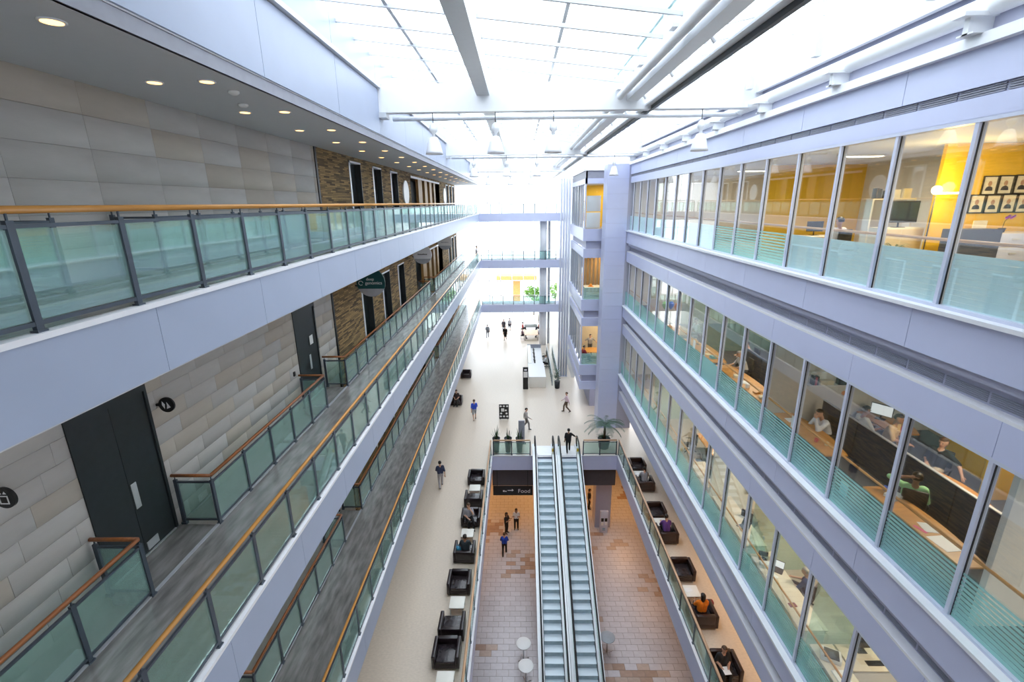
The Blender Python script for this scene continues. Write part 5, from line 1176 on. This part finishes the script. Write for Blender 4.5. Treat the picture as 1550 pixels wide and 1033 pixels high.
for k in range(6):
    fb = MB(); c = Vector((.02 + .035 * k, -.02, .33 + .02 * (k % 3)))
    for q in range(5):
        a = q * 2 * PI / 5; leaf_blade(fb, c, (math.cos(a), -.5, math.sin(a)), .06, .02, .2, 0, 2)
    fb.build('flower', 'orchid_purple', oc)
tag(MB().box(-.16, .16, -.01, .01, 0, .26).build('certificate', 'portrait_mat', None, (10.85, 11.65, Z3 + 1.05)), 'cream certificate leaning on the filing cabinet', 'certificate')
tc2 = thing('media_cabinet', 'white cabinet with a black screen standing on it', 'cabinet', (9.7, 12.6, Z3)); MB().rbox(-.6, .5, -.2, .2, 0, 1.12, .01).build('body', 'office_white', tc2)
for k in range(2): B(-.58 + k * .54, -.06 + k * .54, -.21, -.2, .05, 1.08).build('door', 'desk_white', tc2)
monitor('wide black screen on the white cabinet', 9.65, 12.55, Z3 + 1.12, 0, .85)
ws = thing('bookshelf', 'shelf over the black screen with photo frames and books', 'shelf', (9.1, 12.85, Z3)); B(0, 1.1, 0, .25, 1.8, 1.83).build('shelf_board', 'white', ws); B(0, .04, .0, .25, 0, 1.8).build('upright', 'white', ws); B(1.06, 1.1, .0, .25, 0, 1.8).build('upright', 'white', ws)
for i, (x, w_, h, m) in enumerate(((.06, .06, .26, 'leather_brown'), (.13, .07, .24, 'black'), (.25, .2, .2, 'black'), (.5, .18, .22, 'white'), (.75, .2, .24, 'portrait_mat'))):
    tag(MB().rbox(0, w_, 0, .06 if i > 1 else .16, 0, h, .004).build('book' if i < 2 else 'photo_frame', m, None, (9.12 + x, 12.88, Z3 + 1.83)), ('brown book', 'black book', 'black photo frame', 'white photo frame', 'cream photo frame')[i] + ' on the shelf over the black screen', 'book' if i < 2 else 'picture')
sp = thing('spider_plant', 'grey green spider plant by the topmost office glass', 'plant', (8.4, 10.9, Z3)); MB().lathe([(.12, 0), (.16, .5), (.14, .5)], 14).build('pot', 'white', sp)
random.seed(8)
for k in range(34):
    a = random.uniform(0, 6.28); blade_obj(sp, (0, 0, .5), (math.cos(a) * .8, math.sin(a) * .8, 1.4), random.uniform(.5, .85), .016, 1.9, 'leaf_palm')
P('dark haired person at a desk in the topmost offices', (9.25, 14.2, Z3), PN + .2, 'sit', 'desk', (.7, .68, .7), (.04, .04, .05), 'hair_dark', vox=.024)
office_chair('black office chair under the dark haired person in the topmost offices', 9.25, 14.2, Z3, PN + .2)
desk('pale desk in the topmost offices', 8.5, 14.9, 15.7, Z3, 1.6); monitor('black monitor on the pale topmost desk', 9.3, 15.45, Z3 + .74, 0, .5)
office_chair('dark office chair in front of the filing cabinet', 11.9, 10.4, Z3, PN)
desk('pale desk along the topmost office glass', 7.6, 4.0, 7.9, Z3); 
o = thing('desk_cable', 'grey cable hanging behind the frosted glass', 'cable', (XR + .3, 6.8, Z3)); MB().tube([(0, 0, .85), (0, .3, .62), (0, .8, .55), (0, 1.3, .68), (0, 1.5, .72)], .012, 6).tube([(0, 1.5, .0), (0, 1.5, .72)], .008, 5).build('wire', 'louvre_grey', o)
# whiteboards and meeting room in the bay
for z, l in ((GB[3] + .0, 'lower'), (GB[3] + 1.15, 'upper')):
    tag(MB().rbox(-.5, .5, -.02, .02, .02, 1.1, .01).build('whiteboard', 'lip_white', None, (5.35, BY0 + .9, z)), l + ' pale board behind the topmost bay glass', 'board')
t5 = long_table('meeting_table', 'orange meeting table in the lowest bay room', 5.6, BY0 + 1.5, 1.4, 1.3, Z1, 'desk_wood')
P('man in grey shirt standing at the bay meeting table', (5.7, BY0 + 2.5, Z1), PS_, 'stand', 'out', (.28, .27, .28), (.1, .1, .1), vox=.03); P('person in dark red seated at the bay meeting table', (4.98, BY0 + .75, Z1 - .02), PE + .3, 'sit', 'desk', (.3, .02, .03), (.05, .05, .05), vox=.03)
st_ = thing('stool', 'dark stool under the person in dark red', 'stool', (4.98, BY0 + .75, Z1)); MB().lathe([(.18, .36), (.2, .38), (.18, .4)], 16).build('seat', 'black', st_); MB().lathe([(.16, 0), (.16, .02), (.03, .04), (.03, .36)], 12).build('pedestal', 'steel', st_)
long_table('meeting_table', 'pale table in the middle bay room', 5.6, BY0 + 1.4, 1.4, 1.2, Z2, 'desk_white'); tag(MB().ball((0, 0, .1), .12, n=10).box(-.2, .2, -.15, .15, 0, .04).build('desk_item', 'orange_item', None, (5.4, BY0 + 1.3, Z2 + .74)), 'orange bundle on the table in the middle bay room', 'desk item')
bw_ = thing('timber_screen', 'row of upright timber slats in the middle bay room', 'screen', (5.0, BY0 + 2.9, Z2))
for k in range(8): B(k * .3, k * .3 + .16, 0, .06, 0, GH - .02).build('slat', 'wood_panel', bw_)

# ------------------------------------------------------------------ outside the end wall
mat('leaf_green', (.22, .42, .06), .6, var=.35, scale=2); mat('timber_out', (.62, .30, .09), .6, var=.15)
kp = thing('timber_canopy', 'orange timber canopy with one broad post outside', 'canopy', (-.4, 76, 0)); B(-3.2, 3.2, -1.5, 1.5, 4.4, 5.2).build('roof_slab', 'timber_out', kp); B(-.6, .6, -.4, .4, 0, 4.4).build('post', 'timber_out', kp)
LF = {}
def tree(label, x, y, h, r, n, seed):
    random.seed(seed); t = thing('tree', label, 'tree', (x, y, 0), 0, 'trees outside the end wall'); MB().tube([(0, 0, 0), (.05, 0, h * .4), (0, .05, h * .7)], [.12, .09, .05], 8).build('trunk', 'trunk', t)
    mb = MB()
    for k in range(n):
        u = Vector((random.gauss(0, 1), random.gauss(0, 1), random.gauss(0, 1))).normalized() * (r * random.random() ** .4); c = Vector((u.x, u.y, u.z * .8 + h * .72))
        a = random.uniform(0, 6.28); d = Vector((math.cos(a), math.sin(a), random.uniform(-.6, .6))).normalized(); sd = d.cross(Vector((random.random(), random.random(), 1))).normalized() * .13
        mb.add([c - d * .2, c + sd, c + d * .2, c - sd], [(0, 1, 2, 3)], 0)
    tag(mb.build('foliage', 'leaf_green', t), kind='stuff')
tree('light green leafy tree beside the timber canopy', 2.2, 70, 4.6, 1.5, 900, 1); tree('light green tree seen past the steel post', 6.0, 70, 5.0, 1.7, 900, 2); tree('low bushy tree just outside the glazed end wall', 2.8, 66, 3.4, 1.2, 700, 3)
